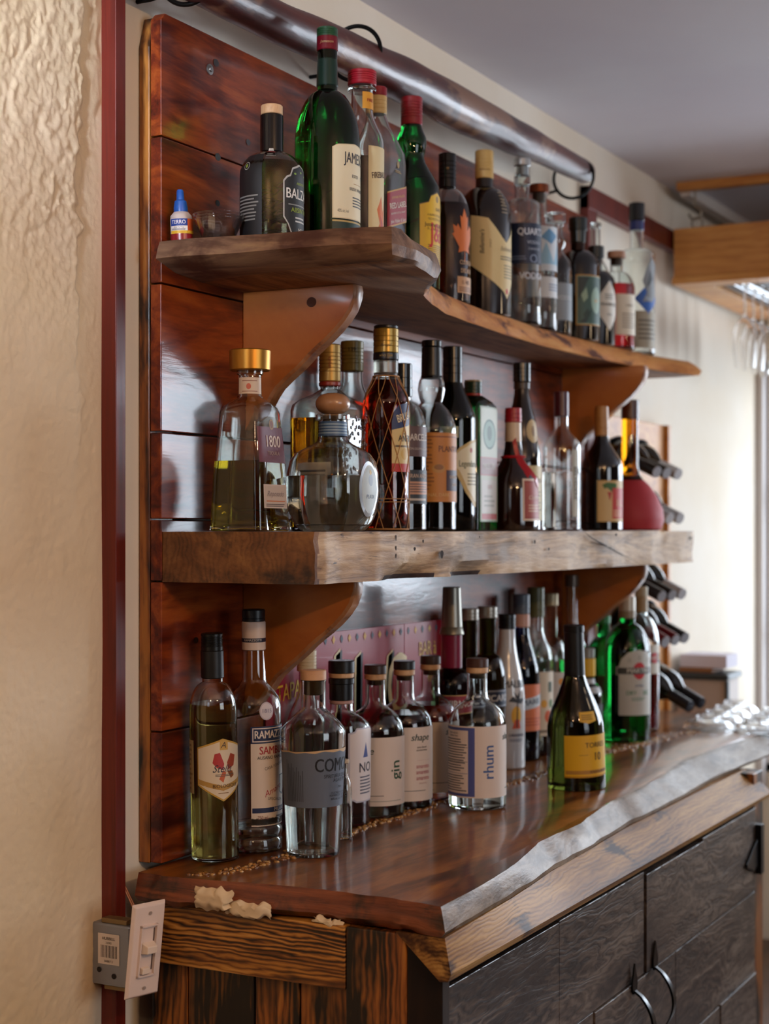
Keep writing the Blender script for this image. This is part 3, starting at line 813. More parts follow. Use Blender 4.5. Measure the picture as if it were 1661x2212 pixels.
# pebbles set in resin along the joint
_t = (1 + 5 ** .5) / 2; ICO = [tuple(Vector(p).normalized()) for p in ((-1, _t, 0), (1, _t, 0), (-1, -_t, 0), (1, -_t, 0), (0, -1, _t), (0, 1, _t), (0, -1, -_t), (0, 1, -_t), (_t, 0, -1), (_t, 0, 1), (-_t, 0, -1), (-_t, 0, 1))]
ICF = [(0, 11, 5), (0, 5, 1), (0, 1, 7), (0, 7, 10), (0, 10, 11), (1, 5, 9), (5, 11, 4), (11, 10, 2), (10, 7, 6), (7, 1, 8), (3, 9, 4), (3, 4, 2), (3, 2, 6), (3, 6, 8), (3, 8, 9), (4, 9, 5), (2, 4, 11), (6, 2, 10), (8, 6, 7), (9, 8, 1)]
pe = MB(); rng = random.Random(3)
pth = [(1.945, 1.335), (1.98, 1.305), (2.04, 1.29), (2.09, 1.278), (2.25, 1.289), (2.41, 1.290), (2.53, 1.288), (2.79, 1.288), (2.93, 1.262), (3.11, 1.252), (3.46, 1.252), (3.68, 1.222), (3.82, 1.208), (3.92, 1.185)]
for a, b_ in zip(pth, pth[1:]):
    L_ = math.hypot(b_[0] - a[0], b_[1] - a[1])
    wd = .013 if a[0] < 3.4 else .024
    for k in range(int(L_ / .0016 * (1 if a[0] < 3.4 else 2.2))):
        t = rng.random(); x = a[0] + (b_[0] - a[0]) * t; y = a[1] + (b_[1] - a[1]) * t + rng.gauss(0, wd * .55); r = rng.uniform(.0022, .0052)
        n0 = len(pe.v)
        c_ = Vector((x, y, E(-.5) + .0004)); s3 = [rng.uniform(.7, 1.3) for _ in range(3)]
        for p in ICO: pe.v.append((c_.x + p[0] * r * s3[0], c_.y + p[1] * r * s3[1], c_.z + p[2] * r * .7 * s3[2]))
        mi_ = rng.choice((0, 0, 1, 2))
        for f in ICF: pe.face([n0 + i for i in f], mi_)
o = pe.build('gravel_inlay', [paint('9A6A2C', .25, 0, .6), paint('6E431A', .25, 0, .6), paint('B99155', .25, 0, .6)], None, (2.6, 1.28, E(-.5)), smooth=1.2)
tag(o, 'band of golden gravel set in resin along the joint of the bar top', 'gravel', kind='stuff')

W_CHARD = wood('scorched_post', ['0C0705', '1C110B', '3A2414'], (9, 9, .7), .4, .3, .2, blotch='0A0605', blotch_scale=6)
cab = empty('bar_cabinet', (1.96, .93, 0), 'torched pine bar cabinet with dark barn-wood doors beneath the lacquered top', 'cabinet')
LC = (1.96, .93, 0)
MB().box(1.985, 1.002, .06, 3.66, 1.415, E(-.5475)).build('carcass', paint('1A100B', .8), cab, LC)
MB().box(1.945, 1.079, E(-.632), 1.975, 1.4145, E(-.5445)).build('side_rail', W_CHARH, cab, LC, bevel=.002)
ys = [1.4145, 1.35, 1.235, 1.16, 1.08]
for a, b_ in zip(ys, ys[1:]):
    o = MB().box(1.963, b_ + .001, 0, 1.983, a - .001, E(-.634)).build('side_board', W_CHARW, cab, LC, bevel=.0015)
MB().box(1.947, .985, 0, 1.984, 1.078, E(-.5445)).build('corner_stile', W_CHARW, cab, LC, bevel=.002)
MB().prism([(1.949, .984), (1.984, .984), (1.984, .938), (1.962, .938)], 'z', 0, E(-.5445)).build('corner_post', W_CHARD, cab, LC, bevel=.001)
rl = []
for i in range(60):
    x = 1.945 + (3.64 - 1.945) * i / 59
    for p, q in zip(TBm[8:], TBm[9:]):
        if p[0] <= x <= q[0]: yt = p[1] + (q[1] - p[1]) * (x - p[0]) / (q[0] - p[0])
    yt = min(yt, .975) + .004
    rl.append([(x, yt, E(-.5425)), (x, .9175, E(-.590)), (x, .922, E(-.6005)), (x, .934, E(-.6015)), (x, 1.0, E(-.5425))])
MB().rings(rl).build('front_rail', W_RAIL, cab, LC, smooth=.6)
MB().box(3.585, .945, 0, 3.665, .995, E(-.5445)).build('far_stile', W_CHARV, cab, LC, bevel=.002)
m = MB(); rng = random.Random(5)


def door(name_lbl, x0, x1, vj, rows, hx, hz):
    m = MB()
    zt = -.618
    for r_, (za, zb) in enumerate(rows):
        xs = [x0] + vj[r_] + [x1]
        for a, b_ in zip(xs, xs[1:]):
            dy = rng.uniform(-.002, .002); n0 = len(m.v)
            m.box(a + .0008, .940 + dy, E(zb) + .0012, b_ - .0008, .962, E(za) - .0012 + (rng.uniform(-.002, .002) if r_ else rng.uniform(-.006, .002)))
    d = m.build('door', W_BARN, cab, LC, bevel=.0012); d['label'] = name_lbl
    h = MB()
    y = .937
    # spade-shaped plates and the bowed grip
    for s_ in (1, -1):
        zc = hz if s_ == 1 else hz - .15
        pts = [(0, .034), (.0035, .026), (.006, .018), (.0125, .004), (.0135, -.004), (.0105, -.014), (.0065, -.019), (-.0065, -.019), (-.0105, -.014), (-.0135, -.004), (-.0125, .004), (-.006, .018), (-.0035, .026)]
        h.prism([(hx + p[0], E(zc) + p[1] * s_) for p in pts], 'y', y - .0035, y)
    arc = []
    for i in range(15):
        t = i / 14; arc.append((hx, y - .002 - .036 * math.sin(PI * t) ** .7, E(hz) - .014 - (.15 - .028) * t))
    R_ = []
    for i, p in enumerate(arc):
        wv = .0045 + .003 * math.sin(PI * i / 14); R_.append([(p[0] - wv, p[1] - .002, p[2] + .001), (p[0] + wv, p[1] - .002, p[2] + .001), (p[0] + wv, p[1] + .002, p[2] - .001), (p[0] - wv, p[1] + .002, p[2] - .001)])
    h.rings(R_)
    h.build('handle', paint('15161A', .25, .7), d, LC, smooth=.6)['label'] = 'black iron bow handle with spade-shaped ends'
    return d


rows = [(-.618, -.802), (-.802, -.985), (-.985, -1.17), (-1.17, -1.36)]
door('near door of dark grey-brown barn boards', 1.972, 2.813, [[2.395], [2.55], [2.2], [2.5]], rows, 2.742, -.800)
d2 = door('far door of dark grey-brown barn boards', 2.817, 3.582, [[3.172], [3.0], [3.3], [3.1]], rows, 2.857, -.785)
hg = MB().prism([(3.572, E(-.685)), (3.572, E(-.745)), (3.545, E(-.752)), (3.485, E(-.735)), (3.482, E(-.727))], 'y', .932, .9365)
hg.box(3.575, .925, E(-.765), 3.600, .944, E(-.655)); hg.build('hinge', paint('121216', .35, .6), cab, LC, bevel=.001)['label'] = 'black iron strap hinge'

# ================================================================== things on and near the walls
# varnished log rail with iron rings
pr = MB(); R_ = []
ctl = [(1.66, .806, .031), (2.2, .810, .033), (2.45, .822, .036), (2.7, .828, .041), (2.9, .829, .042), (3.15, .834, .037), (3.4, .840, .030), (3.6, .842, .0265)]
def lerp_ctl(x):
    for a, b_ in zip(ctl, ctl[1:]):
        if a[0] <= x <= b_[0]:
            t = (x - a[0]) / (b_[0] - a[0]); t = t * t * (3 - 2 * t); return [a[i] + (b_[i] - a[i]) * t for i in (1, 2)]
for i in range(81):
    x = 1.66 + 1.94 * i / 80; z, r = lerp_ctl(x)
    ring = []
    for k in range(24):
        a = 2 * PI * k / 24; rr = r * (1 + .05 * noise.noise(Vector((x * 9, math.cos(a), math.sin(a))))) * (.985 if i in (0, 80) else 1)
        ring.append((x, 1.35 + rr * math.cos(a), E(z) + rr * math.sin(a)))
    R_.append(ring)
pole = pr.rings(R_).build('log_rail', W_POLE, None, (1.66, 1.35, E(.81)), smooth=.9)
tag(pole, 'varnished dark log held in iron rings along the wall above the shelves', 'rail')
IRON = paint('0E0D0E', .35, .7)
for x, zc, lb in ((1.985, .8235, 'black iron ring around the near end of the log rail'), (2.500, .838, 'black iron ring around the log rail behind the tallest green bottle'), (3.565, .824, 'black iron ring hanging on the far tip of the log rail')):
    t = empty('iron_ring', (x, 1.365, E(zc)), lb, 'ring', 'iron rings holding the log rail')
    L_ = (x, 1.365, E(zc))
    MB().torus(L_, (1, .12, 0), .0475, .0038).build('hoop', IRON, t, L_, smooth=1.5)
    MB().tube([(x, 1.405, E(zc) - .026), (x, 1.432, E(zc) - .03), (x, 1.4575, E(zc) - .03)], .0035).build('wall_pin', IRON, t, L_, smooth=1)
# dimmer switch dangling from its box
sw = empty('light_switch', (1.885, 1.40, E(-.610)), 'white slide dimmer plate on a metal box hanging out of the wall beside red trim', 'switch')
LS = (1.885, 1.40, E(-.610))
steel = paint('9AA2B2', .38, .75)
bx = MB().box(1.879, 1.392, E(-.655), 1.905, 1.462, E(-.566)).build('metal_box', steel, sw, LS, bevel=.003)
fi = flat_items(.038, .044, 'ECE2DA', [('r', .12 + i * .052, .22, .12 + i * .052 + (.012 + .02 * ((i * 7) % 3) / 2), .62, '3A3434') for i in range(15)] + [('t', 'HUBBELL', .5, .84, 4.0, '4A4040', {'b': .01}), ('t', '22002', .5, .70, 3, '4A4040'), ('t', '84887 2', .5, .10, 3.2, '4A4040')])
make_decal('barcode_sticker', fi, lambda X, Z, off: (1.879 - off - .0004 - LS[0], 1.448 - X - LS[1], E(-.624) + Z - LS[2]), bx, .02)
m = MB()
for y, z, r in ((1.446, -.633, .004), (1.420, -.640, .004)):
    b = len(m.v); m.v += [(1.8782, y + r * math.cos(a), E(z) + r * math.sin(a)) for a in [2 * PI * i / 12 for i in range(12)]]; m.face([b + i for i in range(12)])
m.build('knockout_hole', paint('14121A', .6), bx, LS)
m = MB().box(1.882, 1.40, E(-.566), 1.902, 1.445, E(-.559)); m.box(1.882, 1.40, E(-.661), 1.902, 1.44, E(-.655)); m.build('box_ear', paint('8E7A58', .4, .7), sw, LS, bevel=.001)
# plate in its own frame: u along the face, n towards the room, tilted
pc = Vector((1.866, 1.357, E(-.590))); al = math.radians(20); ro = math.radians(6)
U = Vector((math.cos(al), -math.sin(al), 0)); Nn = Vector((-math.sin(al), -math.cos(al), 0)); V0 = Vector((0, 0, 1))
Ut = U * math.cos(ro) - V0 * math.sin(ro) * -.15; Vt = (V0 * math.cos(ro) + U * math.sin(ro)).normalized(); Nn = (Nn + V0 * -.10).normalized()
def PL(u, v, n): return tuple(pc + Ut * u + Vt * v + Nn * n)
def pbox(M, u0, v0, n0, u1, v1, n1, ins=0):
    M.rings([[PL(u0, v0, n0), PL(u1, v0, n0), PL(u1, v1, n0), PL(u0, v1, n0)], [PL(u0 + ins, v0 + ins, n1), PL(u1 - ins, v0 + ins, n1), PL(u1 - ins, v1 - ins, n1), PL(u0 + ins, v1 - ins, n1)]])
IV = paint('E2CFC6', .35)
m = MB(); pbox(m, -.0285, -.066, 0, .0285, .066, .006, .004); pl = m.build('wall_plate', IV, sw, LS, bevel=.0015)
m = MB()
for a in ((-.015, -.036, -.012, .036), (.011, -.036, .014, .036), (-.015, .033, .014, .036), (-.015, -.036, .014, -.033)): pbox(m, a[0], a[1], .006, a[2], a[3], .0105, .0006)
m.build('slot_frame', IV, pl, LS)
m = MB(); pbox(m, -.0115, -.004, .006, .0105, .012, .020, .003); m.build('toggle', paint('E8D6C6', .35), pl, LS, bevel=.001)
m = MB(); pbox(m, -.010, -.032, .006, .004, -.022, .013, .001); m.build('dimmer_slider', paint('E8D6C6', .35), pl, LS, bevel=.001)
m = MB(); pbox(m, .0085, -.028, .0062, .0105, .030, .0066); m.build('slot', paint('5A463E', .6), pl, LS)
m = MB()
for v in (.052, -.052):
    b = len(m.v); m.v += [PL(.0025 * math.cos(a), v + .0025 * math.sin(a), .0078) for a in [2 * PI * i / 12 for i in range(12)]]; m.face([b + i for i in range(12)])
m.build('screw', paint('B8A89E', .3, .4), pl, LS)
cb = MB()
for dx in (0, .004):
    cb.tube([(1.926 + dx, 1.452, E(-.498)), (1.924 + dx, 1.445, E(-.51)), (1.925 + dx, 1.43, E(-.535)), (1.920 + dx, 1.41, E(-.56)), (1.908, 1.40, E(-.575)), (1.899, 1.41, E(-.58))], .0016, 8)
tag(cb.build('cable', paint('A8745A', .35, .3), None, (1.92, 1.43, E(-.57)), smooth=1), 'thin twin copper-coloured cable running from behind the bar top to the light switch', 'cable')

# painted tin sign leaning on the back panel behind the bar bottles
sg = empty('bar_sign', (2.7, 1.41, E(-.4985)), 'crimson painted sign with yellow and cream lettering and a diamond border behind the bar bottles', 'sign')
SGX0, SGX1, SGZ0, SGZ1 = 2.28, 3.085, -.4985, -.180
for a, b_ in ((SGX0, 2.775), (2.777, SGX1)):
    pn = MB().box(a, 1.4085, E(SGZ0), b_, 1.4125, E(SGZ1)).build('sign_panel', paint('9C1530', .32, 0, .4), sg, (2.7, 1.41, E(-.4985)), bevel=.0006)
    W_ = b_ - a; H_ = SGZ1 - SGZ0; it = []
    n_ = int(W_ / .028)
    for i in range(n_):
        u = (i + .5) / n_; cc = 'E0A92E' if i % 2 else '1F2C44'
        it.append(('p', [(u - .0055 / W_, .955), (u, .930), (u + .0055 / W_, .955), (u, .980)], cc))
    if a < 2.5:
        X = lambda x: (x - a) / W_
        it.append(('t', 'TAPAS', X(2.352), .71, 28, 'DDB028', {'b': .02, 'sx': .80, 'rot': 5, 'sh': .1}))
        for x0, x1, v0, v1, lean_ in ((2.498, 2.520, .45, .905, .002), (2.572, 2.596, .20, .875, .004), (2.678, 2.702, .25, .86, .024)):
            it.append(('p', [(X(x0 + .006), v0 - .01), (X(x1 + .006), v0 - .01), (X(x1 + lean_ + .007), v1 - .01), (X(x0 + lean_ + .006), v1 - .04)], '16121C'))
            it.append(('p', [(X(x0), v0), (X(x1), v0), (X(x1 + lean_), v1), (X(x0 + lean_), v1 - .04)], 'E0CC9A'))
        it.append(('t', 'C', X(2.745), .62, 120, 'E0CC9A', {'b': .01, 'sx': .75}))
        it.append(('o', X(2.355), .40, 40, 50, 'DDA828')); it.append(('o', X(2.355), .38, 24, 32, '9C1530'))
    else:
        it.append(('t', 'BAR à', .32, .83, 27, 'DDA828', {'b': .02, 'sx': .8})); it.append(('t', 'VIN', .36, .66, 27, 'DDA828', {'b': .02, 'sx': .8}))
    make_decal('lettering', flat_items(W_, H_, None, it), lambda X_, Z_, off, a=a: (a + X_ - 2.7, 1.4085 - off - .0003 - 1.41, Z_ + SGZ0 + .4985), pn, .5)

# ================================================================== hanging glass rack
rk = empty('hanging_glass_rack', (4.52, .9, E(.705)), 'pine box rack hung by hooks from the ceiling over the far end of the bar', 'glass rack')
LR = (4.52, .9, E(.705))
MB().box(4.515, .30, E(.975), 4.55, 1.415, E(.9995)).build('ceiling_rail', W_RACK, rk, LR, bevel=.002)
MB().box(4.55, 1.385, E(.965), 5.35, 1.415, E(.9995)).build('ceiling_rail', paint('CFC6BE', .5), rk, LR, bevel=.002)
MB().box(5.35, .30, E(.965), 5.385, 1.415, E(.9995)).build('ceiling_rail', W_RACK, rk, LR, bevel=.002)
MB().box(4.52, .30, E(.727), 4.545, 1.424, E(.867)).build('front_board', W_RACK, rk, LR, bevel=.002)
MB().box(4.546, 1.400, E(.727), 5.37, 1.424, E(.867)).build('side_board', W_RACK, rk, LR, bevel=.002)
MB().box(5.371, .30, E(.727), 5.396, 1.424, E(.867)).build('back_board', W_RACK, rk, LR, bevel=.002)
MB().box(4.512, .30, E(.706), 4.60, 1.428, E(.7265)).build('ledge', W_RACK, rk, LR, bevel=.002)
MB().box(4.60, 1.33, E(.706), 5.39, 1.428, E(.7265)).build('ledge', W_RACK, rk, LR, bevel=.002)
MB().box(4.60, .30, E(.722), 5.37, 1.33, E(.7265)).build('ledge', paint('3A2A24', .5), rk, LR)
CH = paint('C8CCD2', .12, 1)
def rail_pair(y):
    m = MB()
    for s_ in (-.021, .021): m.tube([(4.62, y + s_, E(.712)), (5.3, y + s_, E(.712))], .004, 8)
    m.tube([(4.62, y - .021, E(.712)), (4.61, y, E(.712)), (4.62, y + .021, E(.712))], .004, 8)
    m.build('chrome_rail', CH, rk, LR, smooth=1)
for y in (1.255, 1.135, 1.015): rail_pair(y)
for (x, y) in ((4.535, 1.365), (4.535, .5), (5.36, 1.365)):
    m = MB().tube([(x, y, E(.976)), (x, y, E(.928))], .003, 8)
    arc = [(x, y - .018 * math.sin(PI * t * 1.5), E(.910) + .018 * math.cos(PI * t * 1.5)) for t in [i / 10 for i in range(11)]]
    m.tube(arc, .0035, 8); m.torus((x, y - .006, E(.880)), (1, 0, .2), .016, .0028, 20, 6)
    m.build('hook', paint('8E8474', .35, .7), rk, LR, smooth=1)
GL = glass('FFFFFF', 0, 1.45)
def wine_glass(x, y, label):
    t = empty('wine_glass', (x, y, E(.712)), label, 'wine glass', 'stemmed glasses hanging upside down from the rack')
    # hangs foot up: foot rests on the rails
    P = [(0, .0045), (.030, .0042), (.0325, .003), (.030, .0045), (.012, .0085)]
    f = MB().lathe([(0, .0046), (.031, .0044), (.0325, .0056), (.031, .0066), (.008, .010), (.0042, .020), (0, .020)][::-1], 28)
    f.v = [(a, b, .013 - c) for a, b, c in f.v]; f.build('foot', GL, t, smooth=.8)
    s_ = MB().lathe([(0, 0), (.0038, 0), (.0032, -.04), (.0034, -.075), (.005, -.083), (0, -.083)], 14); s_.v = [(a, b, c - .007) for a, b, c in s_.v]; s_.build('stem', GL, t, smooth=.8)
    o_ = [(.0045, -.090), (.013, -.097), (.026, -.112), (.0355, -.135), (.0375, -.158), (.0355, -.185), (.031, -.215), (.0285, -.240)]
    inn = [(r - .0013, z - (.003 if i == 0 else .001)) for i, (r, z) in enumerate(o_)]; inn[-1] = (o_[-1][0] - .0012, -.240)
    MB().lathe([(0, -.089)] + o_ + inn[::-1] + [(0, -.094)], 32).build('bowl', GL, t, smooth=.8)
    return t
wl = ['stemmed wine glass hanging upside down from the rack, nearest the shelves end', 'second stemmed wine glass hanging along the inner rail of the rack', 'third stemmed wine glass hanging along the inner rail of the rack', 'fourth stemmed wine glass hanging along the inner rail of the rack']
for i, x in enumerate((4.665, 4.76, 4.855, 4.95)): wine_glass(x, 1.255, wl[i])
wine_glass(4.665, 1.135, 'stemmed wine glass hanging on the middle rail, cut by the edge of the photo')

# ================================================================== wall wine rack and what stands beyond the bar
wr = empty('wine_rack', (4.3, 1.44, E(-.70)), 'light pine board wine rack on the far wall with bottles lying in it', 'wine rack')
LW = (4.3, 1.44, E(-.70))
MB().box(3.90, 1.432, E(-.70), 4.475, WY - .001, E(.298)).build('back_board', W_RACK, wr, LW, bevel=.002)
MB().box(4.455, 1.418, E(-.70), 4.475, 1.4315, E(.298)).build('edge_strip', W_RACK, wr, LW, bevel=.001)
PSI, TLT = math.radians(25), math.radians(21)
DIR = Vector((-math.sin(PSI) * math.cos(TLT), -math.cos(PSI) * math.cos(TLT), -math.sin(TLT)))


def lying(x, y, z, gl, foil, tip, label):
    """(x, y, z) is the tip of the neck; the base rests in the board"""
    ln = (1.425 - y) / -DIR.y - .008
    base = Vector((x, y, E(z))) - DIR * ln
    t = empty('wine_bottle', base, label, 'wine bottle', 'wine bottles lying in the wall rack')
    t.rotation_euler = DIR.to_track_quat('Z', 'Y').to_euler()
    nk = ln - .078
    P = [(0, 0), (.034, 0), (.036, .004), (.036, max(.02, nk - .055)), (.034, nk - .035), (.026, nk - .016), (.0165, nk), (.014, nk + .01), (.0135, ln - .004), (0, ln - .004)]
    MB().lathe(P, 24).build('body', gl, t, smooth=.7)
    MB().lathe([(0, nk + .012), (.0155, nk + .012), (.0155, ln - .002), (0, ln - .002)], 20).build('foil_capsule', foil, t, smooth=.7)
    MB().lathe([(0, ln - .0018), (.0148, ln - .0018), (.0148, ln + .0006), (0, ln + .0006)], 20).build('foil_tip', tip, t, smooth=.7)
    q = base + DIR * .016
    MB().torus(q, DIR, .040, .004, 20, 6).build('cradle', IRON, wr, LW, smooth=1)
DG = paint('0B0D0C', .12, 0, .6); DGr = paint('10160E', .12, 0, .6)
BK, RD, WHF, GY = paint('17181C', .3, .2), paint('6E1420', .3, .3), paint('B9BEC6', .3, .4), paint('2C2E36', .3, .4)
ords = ['first', 'second', 'third', 'fourth']
for row, z, xs, yy, foils, desc in (
    ('top', .145, (3.905, 3.985, 4.08), 1.273, (BK, BK, WHF), 'top row of the wall rack'),
    ('second', .03, (4.01, 4.095), 1.273, (WHF, WHF), 'second row of the wall rack'),
    ('third', -.168, (3.945, 4.03, 4.115), 1.273, (GY, BK, WHF), 'third row of the wall rack'),
    ('fourth', -.284, (3.975, 4.06, 4.14), 1.273, (RD, RD, BK), 'fourth row of the wall rack, dark red foils'),
    ('bottom', -.455, (4.06, 4.16), 1.235, (GY, GY), 'lowest row of the wall rack')):
    for i, x in enumerate(xs):
        lying(x, yy, z, DG if i % 2 else DGr, foils[i], GY if row == 'bottom' else (WHF if foils[i] is not WHF else paint('D8DCE2', .3, .3)), 'dark wine bottle lying %s in the %s' % (ords[i], desc))
fb = empty('small_cabinet', (4.69, 1.37, 0), 'beige cabinet with a dark top edge standing against the far wall past the bar', 'cabinet')
LF = (4.69, 1.37, 0)
MB().box(4.62, 1.297, 0, 4.75, 1.447, E(-.436)).build('body', paint('B8A79C', .5), fb, LF, bevel=.004)
MB().box(4.605, 1.288, E(-.435), 4.76, 1.449, E(-.417)).build('top', paint('2A3236', .4), fb, LF, bevel=.006)
MB().box(4.606, 1.288, .02, 4.619, 1.298, E(-.437)).build('edge_strip', paint('3A4448', .5), fb, LF)
tray = MB().box(4.62, 1.34, E(-.4165), 4.75, 1.44, E(-.403), 0); tray.box(4.63, 1.30, E(-.403), 4.75, 1.44, E(-.365), 1)
tag(tray.build('paper_box', [paint('8A5A34', .6), paint('CFC8D4', .6)], None, (4.69, 1.37, E(-.4165)), bevel=.002), 'pale flat box on a brown tray on top of the beige cabinet', 'box')
# upturned glass dishes on the far end of the bar
dl = ['first', 'second', 'third', 'fourth', 'fifth']
def dish(x, y, n, label):
    t = empty('glass_dish', (x, y, E(-.4998)), label, 'glass dish', 'clear glass dishes set upside down on the far end of the bar', rz=n)
    o_ = [(.062, 0), (.063, .002), (.060, .012), (.050, .020), (.034, .024), (.030, .026), (.032, .030)]
    MB().lathe([(0, .0285), (.030, .0285)] + o_[::-1] + [(.059, .0012), (.056, .011), (.046, .0175), (.03, .021), (0, .0215)], 28).build('bowl', GL, t, smooth=.7)
    MB().torus((0, 0, .0310), (0, 0, 1), .030, .0026, 24, 6).build('foot_ring', GL, t, smooth=1)
k = 0
for r_, (x0, y0) in enumerate(((3.98, 1.165), (3.99, 1.038))):
    for i in range(4 if r_ == 0 else 3):
        dish(x0 + .128 * i, y0 + .012 * i, k, 'clear glass dish upside down on the bar, %s in the row nearer the %s' % (dl[i], 'wall' if r_ == 0 else 'edge')); k += 1

# ================================================================== bottles and small things on the shelves
CL = glass('F6FAF8'); CLW = glass('F4F4EE')
GREEN = glass('0B6A22', 0, 1.48); GREEN2 = glass('0E7A2C', 0, 1.46); OLIVE = glass('4A4A12', .02, 1.45); DOLIVE = glass('2A2E0C', .0, 1.45)
def dark(h): return paint(h, .08, 0, .6)
B = body_prof
def F(zs, zn, rn, st='round', **k): return B(zs, zn, rn, st, **k)

# ---------------- upper shelf
def dropper(root, R, h, at):
    pass
x, y, R, h, z = POS['T1']
t = empty('dropper_bottle', (x, y, z + .0005), 'tiny dropper bottle with blue cap and red liquid at an end of the upper shelf', 'bottle', rot=(0, math.radians(-4), 0))
MB().lathe([(0, 0), (.0158, 0), (.0165, .001), (.0165, .034), (.0158, .040), (.011, .0455), (.008, .047), (0, .047)], 28).build('body', paint('CFC0B8', .3), t, smooth=.7)
MB().lathe([(0, -.0003), (.0168, -.0002), (.0168, .013), (0, .013)], 28).build('liquid', paint('8E1F26', .3), t, smooth=.7)
MB().lathe([(0, .046), (.0105, .046), (.0105, .052), (.0088, .062), (.006, .064), (.0052, .077), (.004, .079), (0, .079)], 20).build('cap', paint('1E56A8', .35), t, smooth=.7)
fi = flat_items(.042, .022, 'E8E0D6', [('r', 0, .52, 1, 1, '1C3E92'), ('t', 'TERRO', .32, .76, 5.6, 'F0ECE6', {'b': .02, 'sx': .85}), ('r', .64, .0, 1, 1, 'D8581E'), ('r', 0, 0, 1, .2, 'E2B02A'),
                               ('t', 'Fruit Fly Trap', .33, .42, 1.9, '2A2030'), ('l', .05, .23, .62, .35, 2, '2A2030')])
make_decal('label', fi, lambda X, Z, off: _cyl(math.radians(-62 - 55) + X / .0165, .0170 + off, .0125 + Z), t, .003)
x, y, R, h, z = POS['T2']
for i in range(3):
    t = empty('plastic_cup', (x, y, z + .0004 + .0042 * i), ['lowest', 'middle', 'topmost'][i] + ' of three nested clear plastic cups beside the dropper bottle', 'cup', 'nested clear plastic cups on the upper shelf')
    rw = []
    for s_, (r0, r1, z0, z1) in enumerate(((.0235, .0365, 0, .0305), (.0225, .0355, .0012, .0305))):
        pass
    m = MB(); n = 64; prof = [(.022, 0), (.0232, .001), (.030, .018), (.0362, .0290), (.0385, .0302), (.0385, .0310), (.0362, .0306), (.0292, .018), (.0222, .002)]
    b = len(m.v)
    for (r, zz) in prof:
        for k in range(n):
            rr = r * (1 + (.018 * math.sin(k * PI * 8 / n * 4) if .001 < zz < .029 else 0)); m.v.append((rr * math.cos(2 * PI * k / n), rr * math.sin(2 * PI * k / n), zz))
    for a in range(len(prof) - 1):
        for k in range(n): m.face((b + a * n + k, b + a * n + (k + 1) % n, b + (a + 1) * n + (k + 1) % n, b + (a + 1) * n + k))
    m.face([b + k for k in reversed(range(n))]); m.face([b + (len(prof) - 1) * n + k for k in range(n)])
    m.build('shell', clear_pane('clear_plastic', .10, .6, 2), t, smooth=1.2)

def absinthe_leaves(root, R, h, at):
    rg = random.Random(2); m = MB()
    for i in range(60):
        a = rg.uniform(0, 6.28); r = R * rg.uniform(.1, .86); z0 = rg.uniform(.012, .40 * h); L_ = rg.uniform(.015, .035); d = rg.uniform(-.6, .9)
        p = Vector((r * math.cos(a), r * math.sin(a), z0)); t_ = Vector((-math.sin(a), math.cos(a), d)).normalized()
        q = p + t_ * L_; 
        if math.hypot(q.x, q.y) > R * .88: q = q * (R * .86 / math.hypot(q.x, q.y))
        q.z = min(max(q.z, .01), .55 * h)
        m.tube([p, (p + q) / 2 + Vector((0, 0, .003)), q], [.0006, .0016, .0005], 5)
    m.build('herb_sprigs', paint('8C9A30', .5), root, smooth=1)
BLK = '1A1B1D'
build_bottle('T3', 'absinthe_bottle', 'squat clear bottle of green liquid with herbs, black labels, black neck and wooden cork', F(.50, .665, .34, 'round', top=.93), CLW,
    caps=[('neck_sleeve', .66, .932, .365, '0C0C0E', {'rough': .12}), ('cork', .93, 1, .345, '', {'mat': W_CORK, 'label': 'pale wooden cork'})],
    liquid=(.575, 'A4A83A'), labels=[
        dict(name='back_label', a=(-150, -76), z=(.02, .62), base='17181B', items=[('o', .55, .86, 6, 6, 'B8B8AC'), ('o', .55, .86, 5.2, 5.2, '17181B'), ('o', .55, .86, 2, 3, '8AA03C'), ('l', .2, .20, .95, .52, 8, '8C8C88')]),
        dict(name='price_sticker', a=(-71, -50), z=(.60, .68), base='D8D4CC', items=[('t', '32138498B', .5, .45, 1.9, 'B04040', {'b': .01}), ('l', .1, .66, .9, .9, 1, '8A8A86'), ('l', .1, .08, .9, .3, 1, '8A8A86')]),
        dict(a=(-38, 48), z=(.0, .56), outline=[(0, .30), (0, .76), (.08, .82), (.16, .84), (.22, .93), (.5, 1), (.78, .93), (.84, .84), (.92, .82), (1, .76), (1, .30), (.9, .22), (.78, .05), (.5, .0), (.22, .05), (.10, .22)], base='B9BAB6',
             items=[('p', [(.03, .31), (.03, .75), (.1, .80), (.18, .82), (.24, .91), (.5, .975), (.76, .91), (.82, .82), (.9, .80), (.97, .75), (.97, .31), (.87, .22), (.76, .07), (.5, .02), (.24, .07), (.13, .22)], '141618'),
                    ('t', 'BALZAC', .5, .60, 15, 'E4E2DC', {'b': .03, 'sx': .8}), ('t', 'ABSINTHE', .5, .40, 7, '9AB03C', {'b': .01}), ('t', 'ABSENTE', .5, .74, 4, '9AB03C'), ('r', .12, .46, .88, .475, '8A8C88'), ('l', .3, .24, .7, .33, 2, 'C8C8C4'), ('t', 'MTL', .5, .15, 6, 'D8D6D0', {'b': .02}), ('o', .3, .86, 2.5, 1.5, '7FA03A'), ('o', .5, .89, 2.5, 1.5, '7FA03A'), ('o', .7, .86, 2.5, 1.5, '7FA03A')])],
    extra=absinthe_leaves)
